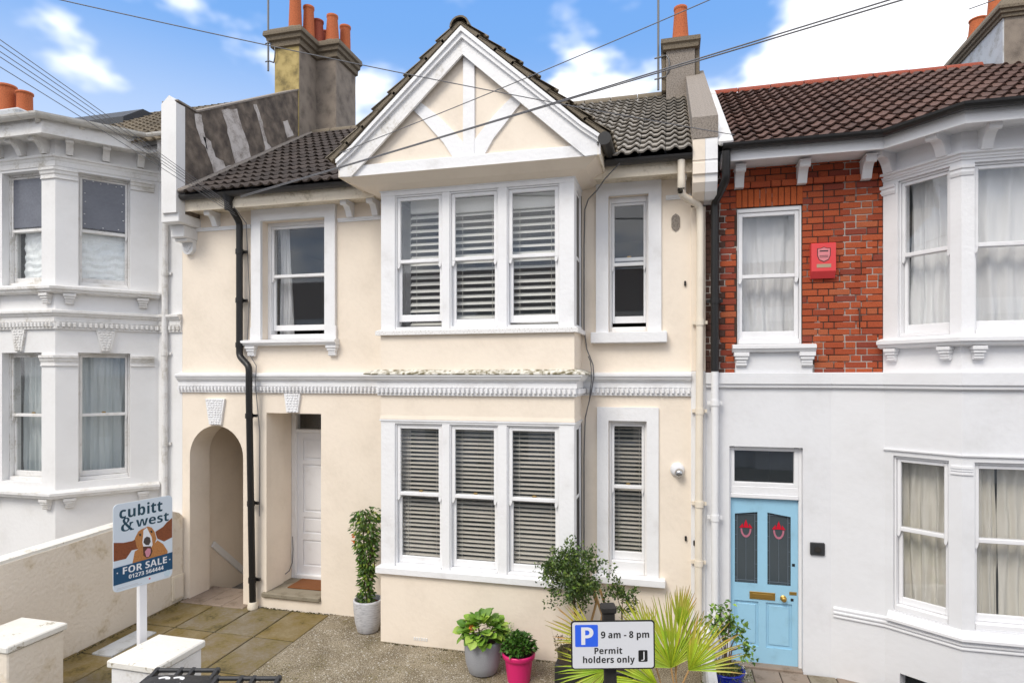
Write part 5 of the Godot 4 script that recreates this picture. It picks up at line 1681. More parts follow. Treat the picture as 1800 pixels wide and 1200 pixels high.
func parking_sign() -> void:
	var t := thing("parking_sign", "white permit parking plate with blue P on a black post among the palms", "sign", Vector3(-.36, 0, 3.64))
	var r := Basis(Vector3(.969, 0, -.2475), Vector3.UP, Vector3(.2475, 0, .969))
	var po := mb()
	po.cbox(Vector3(-.039, -.02, -.098), Vector3(.039, 1.84, -.02), .006)
	part(t, "post", po, M.timber_black, Transform3D(r * Basis(Vector3.BACK, .03), Vector3(.02, 0, 0)))
	var cap := mb()
	cap.cbox(Vector3(-.05, 1.84, -.11), Vector3(.05, 1.885, -.01), .008)
	part(t, "post_cap", cap, M.timber_black, Transform3D(r * Basis(Vector3.BACK, .03), Vector3(.02, 0, 0)))
	var pl := mb()
	pl.prism(rounded(-.275, .275, -.16, .16, .022), -.003, .003)
	var xf := Transform3D(r * Basis(Vector3.BACK, .012), Vector3(-.385, 1.654, 3.615) + Vector3(.2475, 0, .969) * .06 - Vector3(-.36, 0, 3.64))
	var plate := part(t, "plate", pl, M.sign_black, xf)
	var f := mb()
	f.prism(rounded(-.266, .266, -.151, .151, .016), .003, .0042)
	part(plate, "face", f, M.sign_face)
	var b := mb()
	b.prism(rounded(-.248, -.098, -.010, .134, .008), .004, .0052)
	part(plate, "blue_panel", b, M.sign_blue)
	text_fit(plate, "P", -.208, -.128, .004, .118, .0058, M.sign_white)
	text_fit(plate, "9 am - 8 pm", -.078, .238, .030, .090, .0048, M.sign_black)
	text_fit(plate, "Permit", -.122, .060, -.058, -.014, .0048, M.sign_black)
	text_fit(plate, "holders only", -.198, .142, -.130, -.072, .0048, M.sign_black)
	var j := mb()
	j.prism(rounded(.166, .226, -.112, -.036, .008), .004, .0050)
	part(plate, "zone_panel", j, M.sign_black)
	text_fit(plate, "J", .184, .206, -.104, -.046, .0056, M.sign_white, "Droid Sans", 400)

# ------------------------------------------------------------------ front yard
func yard_y(z: float) -> float:
	return .09 - .03 * z
func yard() -> void:
	var tilt := Basis(Vector3.RIGHT, .03)
	var g := mb()
	g.quad(Vector3(-80, -.09, 80), Vector3(80, -.09, 80), Vector3(80, -.09, -80), Vector3(-80, -.09, -80))
	setting("ground", g, M.pavement)
	var rd := mb()
	rd.box(Vector3(-60, -.3, 6.2), Vector3(60, -.085, 13.4))
	setting("road", rd, M.asphalt)
	var pv := mb()
	pv.cbox(Vector3(-60, -.3, 3.38), Vector3(60, .0, 6.05), .02)
	setting("pavement", pv, M.pavement)
	var kb := mb()
	kb.cbox(Vector3(-60, -.3, 6.05), Vector3(60, .012, 6.2), .02)
	setting("kerb", kb, M.coping)
	var pv2 := mb()
	pv2.cbox(Vector3(-60, -.3, 13.4), Vector3(60, .0, 16.5), .02)
	setting("pavement", pv2, M.pavement)
	# joints and the single slabs of the left half
	var bed := mb()
	bed.xf = Transform3D(tilt, Vector3(0, .09, 0))
	bed.box(Vector3(-7.15, -.2, -.05), Vector3(-4.61, -.014, 3.4))
	var paving := setting("paving", bed, M.joint)
	var cols := [-7.06, -6.42, -5.80, -5.205, -4.615]
	var rows := [.02, .87, 1.74, 2.6, 3.38]
	var sm := {}
	for i in 4:
		for j in 4:
			var w: float = cols[i + 1] - cols[i] - .018
			var d: float = rows[j + 1] - rows[j] - .024
			var key := "%d_%d" % [i, j]
			var b := mb()
			b.cbox(Vector3(0, -.045, 0), Vector3(w, 0, d), .007)
			var m: Material = [M.slab, M.slab_moss, M.slab, M.slab_grey][(i * 3 + j * 2 + (1 if i == 0 else 0)) % 4]
			if i == 0: m = M.slab_moss
			if i == 3 and j == 0: m = M.slab_moss
			if i == 2 and j == 0: m = M.slab_grey
			put(paving, "slab", b.mesh(), m, Transform3D(tilt * Basis(Vector3.BACK, rng.randf_range(-.006, .006)), Vector3(cols[i] + .006, yard_y(rows[j]) + rng.randf_range(-.003, .004), rows[j])))
	var ag := mb()
	ag.xf = Transform3D(tilt, Vector3(0, .09, 0))
	var nx := 60
	var nzz := 50
	var nz := FastNoiseLite.new()
	nz.seed = 17
	nz.frequency = 3.0
	for i in nx:
		for j in nzz:
			var q := []
			for e in [[0, 1], [1, 1], [1, 0], [0, 0]]:
				var x = -4.61 + (i + e[0]) * 5.0 / nx
				var z = -.05 + (j + e[1]) * 3.45 / nzz
				q.append(Vector3(x, nz.get_noise_2d(x, z) * .006, z))
			ag.quad(q[0], q[1], q[2], q[3])
	var conc := setting("concrete", ag, M.aggregate)
	# small stones showing in the worn surface
	var stone := SphereMesh.new()
	stone.radius = 1.0
	stone.height = 1.1
	stone.radial_segments = 6
	stone.rings = 3
	var sm2 := StandardMaterial3D.new()
	sm2.vertex_color_use_as_albedo = true
	sm2.roughness = .9
	stone.material = sm2
	var mm := MultiMesh.new()
	mm.transform_format = MultiMesh.TRANSFORM_3D
	mm.use_colors = true
	mm.mesh = stone
	mm.instance_count = 26000
	var pal := [Color(.42, .37, .29), Color(.30, .25, .18), Color(.17, .13, .085), Color(.55, .52, .46), Color(.36, .32, .26), Color(.12, .10, .05), Color(.24, .20, .10)]
	var patch := FastNoiseLite.new()
	patch.seed = 5
	patch.frequency = 1.1
	for k in mm.instance_count:
		var x := rng.randf_range(-4.6, -.2)
		var z := rng.randf_range(.0, 3.3)
		var r := rng.randf_range(.004, .011)
		mm.set_instance_transform(k, Transform3D(Basis(Vector3.UP, rng.randf() * TAU) * Basis().scaled(Vector3(r, r * .45, r * rng.randf_range(.6, 1.0))), Vector3(x, yard_y(z) + .001, z)))
		var moss := smoothstep(.05, .4, patch.get_noise_2d(x, z))
		var c: Color = pal[rng.randi() % 5]
		if rng.randf() < moss * .8:
			c = pal[5 + rng.randi() % 2]
		mm.set_instance_color(k, c)
	var mi := MultiMeshInstance3D.new()
	mi.name = "aggregate"
	mi.multimesh = mm
	mi.set_meta("kind", "stuff")
	conc.add_child(mi, true)
	# mossy weed strips along the bases
	var ms := mb()
	for k in 700:
		var on := rng.randf()
		var p: Vector3
		if on < .4:
			p = Vector3(rng.randf_range(-7.0, -4.5), 0, rng.randf_range(.0, .05))
		elif on < .75:
			p = Vector3(-7.02 + rng.randf() * .05, 0, rng.randf_range(0, 3.0))
		else:
			p = Vector3(rng.randf_range(-3.5, -1.1), 0, .62 + rng.randf() * .03)
		p.y = yard_y(p.z)
		var s := rng.randf_range(.004, .013)
		ms.lathe([Vector2(s, 0), Vector2(s * .8, s * .4), Vector2(0, s * .6)], p, 6)
	stuff(tag(part(self, "moss", ms, M.joint), "dark moss and grit along the foot of the walls", "moss"))
	# right yard
	var rt := mb()
	rt.box(Vector3(.40, -.3, -.02), Vector3(5.6, -.03, 3.38))
	var path := setting("path", rt, M.soil)
	for i in 5:
		for j in 6:
			var b := mb()
			b.cbox(Vector3(0, -.04, 0), Vector3(.29, 0, .33), .006)
			put(path, "path_tile", b.mesh(), M.path_tile if (i + j) % 3 else M.step, Transform3D(Basis(), Vector3(.62 + i * .30 + (j % 2) * .12, -.012 + rng.randf_range(-.004, .004), .03 + j * .34)))

func yard_walls() -> void:
	var t := thing("boundary_wall", "long buff rendered boundary wall running from the grey house to the street", "wall")
	var b := mb()
	b.xf = Transform3D(Basis(Vector3(0, 0, 1), Vector3.UP, Vector3(-1, 0, 0)), Vector3.ZERO) # local x = z
	b.prism(PackedVector2Array([Vector2(.02, -.1), Vector2(3.3, -.1), Vector2(3.3, 1.33), Vector2(2.6, 1.36), Vector2(1.3, 1.40), Vector2(.3, 1.44), Vector2(.18, 1.425), Vector2(.09, 1.39), Vector2(.02, 1.33)]), 7.06, 7.30)
	part(t, "wall_body", b, M.wall_buff)
	var c := mb()
	c.xf = b.xf
	c.prism(PackedVector2Array([Vector2(3.3, 1.33), Vector2(2.6, 1.36), Vector2(1.3, 1.40), Vector2(.3, 1.44), Vector2(.2, 1.43), Vector2(.2, 1.45), Vector2(.3, 1.475), Vector2(1.3, 1.437), Vector2(2.6, 1.397), Vector2(3.3, 1.367)]), 7.075, 7.285)
	part(t, "wall_top", c, M.cap_white)
	var mbx := thing("meter_cover", "small cream meter cover fixed low on the boundary wall by the arch", "meter box", Vector3(-7.06, .13, .03))
	var m1 := mb()
	m1.cbox(Vector3(0, 0, 0), Vector3(.035, .36, .22), .01)
	part(mbx, "cover", m1, M.cream_trim)
	var m2 := mb()
	m2.cbox(Vector3(.034, .03, .03), Vector3(.042, .33, .19), .006)
	part(mbx, "door", m2, M.wall_buff)
	for p in [[-6.72, -6.10, 2.65, 3.27, .845, M.wall_buff, "buff gate pier with a stained white cap at the left picture edge"], [-4.925, -4.375, 2.68, 3.28, .86, M.white_old, "white gate pier with a chipped cap behind the dustbins"]]:
		var g := thing("gate_pier", p[6], "pier", Vector3((p[0] + p[1]) * .5, 0, (p[2] + p[3]) * .5), "gate piers")
		var w: float = p[1] - p[0]
		var d: float = p[3] - p[2]
		var k := mb()
		k.cbox(Vector3(-w * .5 + .025, -.1, -d * .5 + .025), Vector3(w * .5 - .025, p[4] - .075, d * .5 - .025), .012)
		part(g, "shaft", k, p[5])
		var e := mb()
		e.cbox(Vector3(-w * .5, p[4] - .068, -d * .5), Vector3(w * .5, p[4], d * .5), .012)
		part(g, "cap", e, M.cap_white)
		var jn := mb()
		jn.box(Vector3(-w * .5 + .03, p[4] - .078, -d * .5 + .03), Vector3(w * .5 - .03, p[4] - .066, d * .5 - .03))
		part(g, "joint", jn, M.joint)
	var lw := thing("low_wall", "low white wall between the palm bed and the blue door path", "wall")
	var l := mb()
	l.cbox(Vector3(.335, -.1, .02), Vector3(.44, .47, 3.2), .02)
	part(lw, "wall_body", l, M.white_old)
	var ds := mb()
	ds.cbox(Vector3(-.15, -.02, -.34), Vector3(.15, .012, .34), .006)
	tag(part(self, "drain_cover", ds, M.lead, Transform3D(Basis(Vector3.RIGHT, .03), Vector3(-6.67, yard_y(1.4) + .004, 1.4))), "grey concrete cover slab set in the paving behind the for sale post", "slab")
	var dm := mb()
	dm.cbox(Vector3(-.30, 0, -.20), Vector3(.30, .018, .20), .006)
	tag(part(self, "doormat", dm, M.doormat, Transform3D(Basis(Vector3.UP, .02), Vector3(-5.15, .313, -.42))), "rust brown doormat on the porch step before the white door", "doormat")

func wheelie_bin(at: Vector3, turn: float, label: String, number: String) -> void:
	var t := thing("wheelie_bin", label, "bin", at, "dark wheelie bins on the pavement", turn)
	var b := mb() # tapered body
	var H := .93
	var q0 := [Vector3(-.22, .06, .24), Vector3(.22, .06, .24), Vector3(.22, .06, -.24), Vector3(-.22, .06, -.24)]
	var q1 := [Vector3(-.28, H, .33), Vector3(.28, H, .33), Vector3(.28, H, -.31), Vector3(-.28, H, -.31)]
	for k in 4:
		b.quad(q0[k], q0[(k + 1) % 4], q1[(k + 1) % 4], q1[k])
	b.quad(q0[3], q0[2], q0[1], q0[0])
	b.cbox(Vector3(-.295, H - .04, -.32), Vector3(.295, H, .345), .01)
	part(t, "body", b, M.bin)
	var l := mb() # domed lid, hinge at the back (-z)
	var nx := 8
	var nz := 10
	var P := func(i: int, j: int) -> Vector3:
		var u := i / float(nx) * 2.0 - 1.0
		var v := j / float(nz) * 2.0 - 1.0
		return Vector3(u * .30, H + .005 + .075 * (1.0 - pow(absf(u), 4)) * (1.0 - pow(absf(v), 4)) - v * .012, v * .345 + .015)
	for i in nx:
		for j in nz:
			l.quad(P.call(i, j + 1), P.call(i + 1, j + 1), P.call(i + 1, j), P.call(i, j))
	var lid := part(t, "lid", l, M.bin)
	var lip := mb()
	lip.cbox(Vector3(-.305, H - .01, -.34), Vector3(.305, H + .022, .368), .008)
	part(lid, "lid_rim", lip, M.bin)
	for x in [-.25, -.05, .05, .25]:
		var r := mb()
		r.xf = Transform3D(Basis(Vector3(0, 0, -1), Vector3.UP, Vector3(1, 0, 0)), Vector3.ZERO)
		r.prism(PackedVector2Array([Vector2(.20, H + .03), Vector2(.40, H + .058), Vector2(.40, H + .02), Vector2(.30, H - .02)]), x - .014, x + .014)
		part(t, "hinge_arm", r, M.bin)
	var hb := mb()
	hb.tube([Vector3(-.27, H + .038, -.385), Vector3(.27, H + .038, -.385)], .018, 10)
	part(t, "handle", hb, M.bin)
	for x in [-.26, .26]:
		var w := mb()
		w.xf = Transform3D(Basis(Vector3.BACK, PI / 2), Vector3(x, .1, -.24))
		w.lathe([Vector2(.02, -.025), Vector2(.1, -.025), Vector2(.1, .025), Vector2(.02, .025)], Vector3.ZERO, 16)
		part(t, "wheel", w, M.timber_black)
	if number != "":
		var nn := node(lid, "house_number", Transform3D(Basis(Vector3.RIGHT, -PI / 2), Vector3(0, H + .0805, -.10)))
		text_fit(nn, number, -.12, .10, -.06, .09, .0, M.sign_white)

# ------------------------------------------------------------------ plants
func leaf(b: MB, at: Vector3, d: Vector3, up: Vector3, length: float, w: float, col: Color) -> void:
	d = d.normalized()
	var s := d.cross(up).normalized()
	if s.length() < .1:
		s = Vector3.RIGHT
	var nn := s.cross(d).normalized()
	var mid := at + d * length * .45
	var tip := at + d * length - nn * length * .18
	b.col = col
	var l := mid + s * w * .5 + nn * w * .16
	var r := mid - s * w * .5 + nn * w * .16
	b.tri(at, mid, l); b.tri(mid, tip, l)
	b.tri(at, r, mid); b.tri(mid, r, tip)
func tone(base: Color, spread: float) -> Color:
	var k := rng.randf_range(1.0 - spread, 1.0 + spread)
	return Color(base.r * k * rng.randf_range(.85, 1.2), base.g * k, base.b * k * rng.randf_range(.7, 1.2))
func rdir() -> Vector3:
	var v := Vector3(rng.randfn(), rng.randfn(), rng.randfn())
	return v.normalized()

func pot(t: Node, prof: Array, m: Material, soil_y: float, soil_r: float) -> void:
	var b := mb()
	b.lathe(prof, Vector3.ZERO, 32)
	part(t, "pot", b, m)
	var s := mb()
	s.lathe([Vector2(soil_r, soil_y - .02), Vector2(soil_r * .6, soil_y + .01), Vector2(0, soil_y + .015)], Vector3.ZERO, 16)
	part(t, "soil", s, M.soil)

func climber_pot() -> void:
	var t := thing("potted_climber", "tall leafy climber with small orange flowers in a white ribbed pot beside the bay", "potted plant", Vector3(-3.85, yard_y(.36), .36))
	pot(t, [Vector2(.10, 0), Vector2(.135, .01), Vector2(.165, .12), Vector2(.185, .28), Vector2(.19, .40), Vector2(.187, .42), Vector2(.165, .42), Vector2(.16, .36)], M.pot_white, .35, .16)
	var ri := mb()
	ri.lathe([Vector2(.166, .34), Vector2(.166, .415)], Vector3.ZERO, 24)
	part(t, "pot_lining", ri, M.terracotta_dark)
	var st := mb()
	for k in 4:
		var p := []
		for j in 9:
			var u := j / 8.0
			p.append(Vector3(.05 * sin(u * 7.0 + k * 1.7) + (k - 1.5) * .02, .34 + u * 1.2, .04 * cos(u * 6.0 + k * 2.1)))
		st.tube(p, .008, 6)
	part(t, "stem", st, M.bark)
	var f := mbc()
	for k in 1500:
		var u := pow(rng.randf(), .75)
		var y := .36 + u * 1.22
		var r := lerpf(.09, .21, smoothstep(.3, .9, u))
		if u > .93: r *= .8
		var o := rdir()
		o.y *= .3
		var p := Vector3(-.02, y, 0) + o * r * sqrt(rng.randf())
		var col := tone(Color(.13, .22, .03) if rng.randf() < .45 else Color(.05, .11, .018), .35)
		if rng.randf() < .06: col = Color(.32, .38, .06)
		leaf(f, p, (o + Vector3(0, -.55, 0) + rdir() * .5), rdir(), rng.randf_range(.05, .085), rng.randf_range(.022, .036), col)
	part(t, "foliage", f, M.leaf)
	var fl := mbc()
	for p in [Vector3(-.17, 1.27, .08), Vector3(-.165, 1.23, .1), Vector3(-.15, 1.20, .1), Vector3(-.17, 1.18, .07)]:
		for k in 5:
			leaf(fl, p, rdir(), rdir(), .035, .025, Color(.75, .16, .02))
	part(t, "flower", fl, M.leaf)

func hydrangea_pot() -> void:
	var t := thing("potted_hydrangea", "broad-leaved green plant in a round grey pot in front of the bay", "potted plant", Vector3(-2.07, yard_y(1.03), 1.03))
	pot(t, [Vector2(.12, 0), Vector2(.16, .015), Vector2(.195, .12), Vector2(.21, .25), Vector2(.212, .36), Vector2(.205, .375), Vector2(.185, .375), Vector2(.18, .33)], M.pot_grey, .33, .18)
	var st := mb()
	for k in 9:
		var o := rdir()
		o.y = absf(o.y)
		st.tube([Vector3(o.x * .05, .33, o.z * .05), Vector3(o.x * .14, .33 + .16, o.z * .14), Vector3(o.x * .2, .34 + .24 * (.4 + o.y), o.z * .2)], .006, 6)
	part(t, "stem", st, M.bark)
	var meshes := []
	for k in 5:
		var b := mbc()
		var c: Color = [Color(.16, .30, .03), Color(.24, .40, .05), Color(.09, .20, .02), Color(.32, .45, .07), Color(.13, .25, .03)][k]
		b.col = c
		# broad pointed leaf with a midrib fold, along +z
		var outl := [Vector2(0, 0), Vector2(.35, .18), Vector2(.48, .45), Vector2(.34, .75), Vector2(0, 1.0)]
		for i in 4:
			var p: Vector2 = outl[i]
			var q: Vector2 = outl[i + 1]
			var dr := func(v: float) -> float: return -.22 * v * v
			for s in [-1.0, 1.0]:
				var a0 := Vector3(0, dr.call(p.y), p.y)
				var b0 := Vector3(0, dr.call(q.y), q.y)
				var a1 := Vector3(p.x * s, dr.call(p.y) + p.x * .22, p.y)
				var b1 := Vector3(q.x * s, dr.call(q.y) + q.x * .22, q.y)
				if s > 0: b.quad(a0, b0, b1, a1)
				else: b.quad(a0, a1, b1, b0)
		meshes.append(b.mesh())
	for k in 190:
		var a := rng.randf() * TAU
		var el := asin(rng.randf_range(-.2, 1.0))
		var o := Vector3(cos(a) * cos(el), sin(el), sin(a) * cos(el))
		var at := Vector3(0, .43, 0) + o * Vector3(.235, .20, .235) * rng.randf_range(.6, 1.0)
		var d := (o + Vector3(0, -.2, 0) + rdir() * .35).normalized()
		var s := rng.randf_range(.08, .125)
		var z := d
		var x := Vector3.UP.cross(z).normalized()
		var y := z.cross(x)
		put(t, "leaf", meshes[rng.randi() % 5], M.leaf, Transform3D(Basis(x, y, z) * Basis(Vector3.BACK, rng.randf_range(-.6, .6)) * Basis().scaled(Vector3.ONE * s), at))
	var fl := mbc()
	for k in 26:
		leaf(fl, Vector3(-.06, .56, .19) + rdir() * .03, rdir(), rdir(), .03, .03, tone(Color(.42, .16, .03), .4))
	part(t, "flower_head", fl, M.leaf)

func pink_pot() -> void:
	var t := thing("potted_shrub", "dense dark green plant in a bright pink plastic pot", "potted plant", Vector3(-1.63, yard_y(1.12), 1.12))
	pot(t, [Vector2(.12, 0), Vector2(.125, .005), Vector2(.155, .25), Vector2(.165, .26), Vector2(.178, .262), Vector2(.185, .30), Vector2(.18, .315), Vector2(.165, .315), Vector2(.16, .28)], M.pot_pink, .28, .16)
	var st := mb()
	for k in 7:
		var o := rdir()
		st.tube([Vector3(o.x * .04, .28, o.z * .04), Vector3(o.x * .12, .42, o.z * .12)], .006, 5)
	part(t, "stem", st, M.bark)
	var f := mbc()
	for k in 650:
		var o := rdir()
		o.y = absf(o.y) * .9
		var p := Vector3(0, .34, 0) + o * Vector3(.18, .20, .18) * pow(rng.randf(), .4)
		leaf(f, p, o + rdir() * .6, Vector3.UP + rdir() * .4, rng.randf_range(.04, .065), rng.randf_range(.03, .045), tone(Color(.05, .13, .016), .5))
	for k in 60:
		var p := Vector3(-.1, .5 + rng.randf() * .12, 0) + rdir() * .03
		leaf(f, p, rdir(), Vector3.UP, .025, .015, tone(Color(.2, .3, .08), .3))
	part(t, "foliage", f, M.leaf)

func bush_crown(t: Node, centre: Vector3, size: Vector3, clumps: int, per: int, lsize: float, called := "crown") -> void:
	var f := mbc()
	for c in clumps:
		var o := rdir()
		var cc := centre + o * size * pow(rng.randf(), .45)
		var cs := size.x * rng.randf_range(.16, .30)
		var shoot := (o + Vector3(0, .7, 0)).normalized()
		for k in per:
			var p := cc + rdir() * cs * pow(rng.randf(), .5) + shoot * rng.randf_range(-.5, .9) * cs
			var col := tone(Color(.045, .085, .016) if rng.randf() < .7 else Color(.13, .20, .035), .4)
			leaf(f, p, shoot * .6 + rdir(), rdir(), lsize * rng.randf_range(.7, 1.2), lsize * .5 * rng.randf_range(.8, 1.2), col)
	part(t, called, f, M.leaf)

func standard_tree() -> void:
	var t := thing("potted_tree", "clipped small-leaved standard tree with a bare stem behind the parking sign", "tree", Vector3(-1.03, yard_y(1.0), 1.0))
	pot(t, [Vector2(.14, 0), Vector2(.18, .3), Vector2(.19, .34), Vector2(.17, .34), Vector2(.165, .3)], M.pot_black, .3, .165)
	var st := mb()
	st.tube([Vector3(.05, .28, 0), Vector3(.03, .6, .01), Vector3(.0, .85, 0), Vector3(-.02, 1.1, 0)], [.02, .017, .015, .012], 8)
	for k in 9:
		var o := rdir()
		o.y = absf(o.y) + .4
		st.tube([Vector3(-.01, .95 + rng.randf() * .15, 0), Vector3(-.01, 1.05, 0) + o.normalized() * .28], [.008, .003], 5)
	part(t, "trunk", st, M.bark)
	bush_crown(t, Vector3(-.02, 1.18, 0), Vector3(.35, .32, .34), 100, 46, .042)
	var t2 := thing("potted_tree", "smaller sparse standard shrub on a thin stem right of the clipped one", "tree", Vector3(-.52, yard_y(.95), .95))
	pot(t2, [Vector2(.12, 0), Vector2(.15, .26), Vector2(.16, .3), Vector2(.14, .3), Vector2(.135, .26)], M.pot_black, .26, .135)
	var s2 := mb()
	s2.tube([Vector3(0, .24, 0), Vector3(.01, .5, 0), Vector3(.0, .85, 0)], [.012, .01, .008], 7)
	for k in 7:
		var o := rdir()
		o.y = absf(o.y)
		s2.tube([Vector3(0, .8, 0), Vector3(0, .88, 0) + o * .2], [.005, .002], 5)
	part(t2, "trunk", s2, M.bark)
	bush_crown(t2, Vector3(0, .93, 0), Vector3(.19, .19, .17), 26, 26, .04)
	# trained cane hoop
	var hp := thing("cane_trellis", "bent golden bamboo canes standing between the two small trees", "trellis", Vector3(-.80, yard_y(.9), .9))
	for e in [[-.10, .03], [.02, .12], [.14, .05]]:
		var c := mb()
		c.tube([Vector3(e[0], .05, 0), Vector3(e[0] + .01, .5, .02), Vector3(e[1] - .03, .85, .0), Vector3(e[1] - .08, 1.0, 0)], .014, 7)
		part(hp, "cane", c, M.cane)

func frond(t: Node, hub: Vector3, axis: Vector3, facing: Vector3, spread: float, length: float, blades: int, dry: float) -> void:
	# a fan leaf: blades radiate from the hub around axis in the plane whose normal is facing
	axis = axis.normalized()
	var side := axis.cross(facing).normalized()
	var nn := side.cross(axis).normalized()
	var b := mbc()
	for k in blades:
		var a := lerpf(-spread, spread, (k + .5) / blades) + rng.randf_range(-.03, .03)
		var d := axis * cos(a) + side * sin(a)
		var s := (side * cos(a) - axis * sin(a))
		var len := length * (1.0 - .22 * pow(absf(a / maxf(spread, .1)), 2)) * rng.randf_range(.88, 1.05)
		var bend := rng.randf_range(.0, .14)
		var prev := hub
		var w0 := .004
		var base := tone(Color(.33, .44, .03), .25)
		var tipc := Color(.55, .30, .10).lerp(Color(.42, .42, .08), rng.randf())
		for j in 4:
			var u := (j + 1) / 4.0
			var p := hub + d * len * u + nn * (-.06 * u * u * len) + Vector3(0, -bend * u * u * u * len, 0)
			var w1 := .014 * (sin(minf(u * 1.7, 1.57))) * (1.0 - smoothstep(.45, 1.0, u) * .92)
			b.col = base.lerp(tipc, clampf(smoothstep(.45, 1.0, u) * dry * rng.randf_range(.6, 1.3), 0, 1))
			var f := nn * .006
			b.quad(prev - s * w0 + f, prev, p, p - s * w1 + f)
			b.quad(prev, prev + s * w0 + f, p + s * w1 + f, p)
			prev = p
			w0 = w1
	part(t, "frond", b, M.leaf)
	var st := mb()
	st.tube([hub, hub - axis * .12 + Vector3(0, -.08, 0), Vector3(hub.x * .35, maxf(hub.y - .45, .1), hub.z * .35)], .008, 6)
	part(t, "leaf_stalk", st, M.cane)

func palms() -> void:
	var t := thing("fan_palm", "bright yellow-green fan palm with dry tips right of the parking sign", "palm", Vector3(.02, yard_y(1.75), 1.75))
	pot(t, [Vector2(.15, 0), Vector2(.19, .28), Vector2(.2, .32), Vector2(.18, .32), Vector2(.17, .28)], M.pot_black, .28, .17)
	var cam := Vector3(0, .35, 1)
	frond(t, Vector3(-.02, .66, .05), Vector3(-.25, .9, .1), cam, 1.35, .68, 34, .35)
	frond(t, Vector3(.06, .98, -.05), Vector3(.10, 1, -.05), cam, .38, .44, 16, .9)
	frond(t, Vector3(.14, .66, .06), Vector3(.55, .75, .1), cam, .75, .62, 20, 1.1)
	frond(t, Vector3(-.14, .55, .2), Vector3(-.85, .25, .35), cam, .95, .5, 24, .3)
	frond(t, Vector3(.02, .60, -.1), Vector3(-.1, 1, -.15), cam, .85, .70, 26, .5)
	frond(t, Vector3(-.2, .74, -.12), Vector3(-.4, .9, -.1), Vector3(.3, .3, 1), .6, .52, 18, .6)
	frond(t, Vector3(.16, .52, .2), Vector3(.35, -.8, .4), cam, .5, .42, 12, 1.4)
	frond(t, Vector3(-.03, .48, .26), Vector3(-.1, -.7, .5), cam, .9, .4, 18, .4)
	var t2 := thing("fan_palm", "low fan palm with pale pointed leaves left of the parking post", "palm", Vector3(-.68, yard_y(1.85), 1.85))
	pot(t2, [Vector2(.15, 0), Vector2(.18, .26), Vector2(.19, .3), Vector2(.17, .3), Vector2(.16, .26)], M.pot_black, .26, .16)
	frond(t2, Vector3(.10, .64, .1), Vector3(-.75, .12, .3), cam, 1.25, .52, 30, .4)
	frond(t2, Vector3(.0, .80, -.05), Vector3(-.8, .55, .1), cam, .55, .55, 16, 1.0)
	frond(t2, Vector3(.12, .62, .15), Vector3(.45, -.5, .4), cam, .9, .42, 18, .4)
	var t3 := thing("planter_box", "black trough planter behind the low fan palm", "planter", Vector3(-.78, yard_y(1.55), 1.45))
	var b := mb()
	b.cbox(Vector3(-.36, 0, -.16), Vector3(.36, .46, .16), .01)
	part(t3, "trough", b, M.pot_black)
	var s := mb()
	s.cbox(Vector3(-.33, .45, -.13), Vector3(.33, .468, .13), .005)
	part(t3, "soil", s, M.soil)
	var f := mbc()
	for k in 240:
		var p := Vector3(rng.randf_range(-.38, .0), .50 + rng.randf() * .20, rng.randf_range(-.1, .1))
		leaf(f, p, rdir(), rdir(), .026, .018, tone(Color(.10, .075, .035), .5))
	for k in 60:
		var x := rng.randf_range(-.36, .0)
		f.col = tone(Color(.16, .15, .05), .3)
		f.tri(Vector3(x, .45, 0), Vector3(x + .004, .45, 0), Vector3(x + rng.randf_range(-.1, .06), .45 + rng.randf_range(.15, .34), rng.randf_range(-.08, .08)))
	part(t3, "dry_stems", f, M.leaf)
	var bk := thing("garden_basket", "small orange and yellow toy basket half hidden by the palm leaves", "basket", Vector3(.14, yard_y(2.05), 2.1))
	var w := mb()
	w.lathe([Vector2(.10, .0), Vector2(.13, .2), Vector2(.135, .22), Vector2(.12, .22), Vector2(.11, .05)], Vector3.ZERO, 18)
	part(bk, "basket", w, M.wicker)
	var rm := mb()
	rm.tube([Vector3(-.14, .22, 0), Vector3(-.1, .22, .1), Vector3(0, .22, .142), Vector3(.1, .22, .1), Vector3(.14, .22, 0)], .016, 8)
	part(bk, "rim", rm, M.yellow_plastic)
	var fg := mb()
	fg.lathe([Vector2(.05, .2), Vector2(.055, .3), Vector2(.03, .33), Vector2(.042, .37), Vector2(.036, .42), Vector2(0, .44)], Vector3(-.01, 0, .02), 14)
	part(bk, "jar", fg, M.red_plastic)

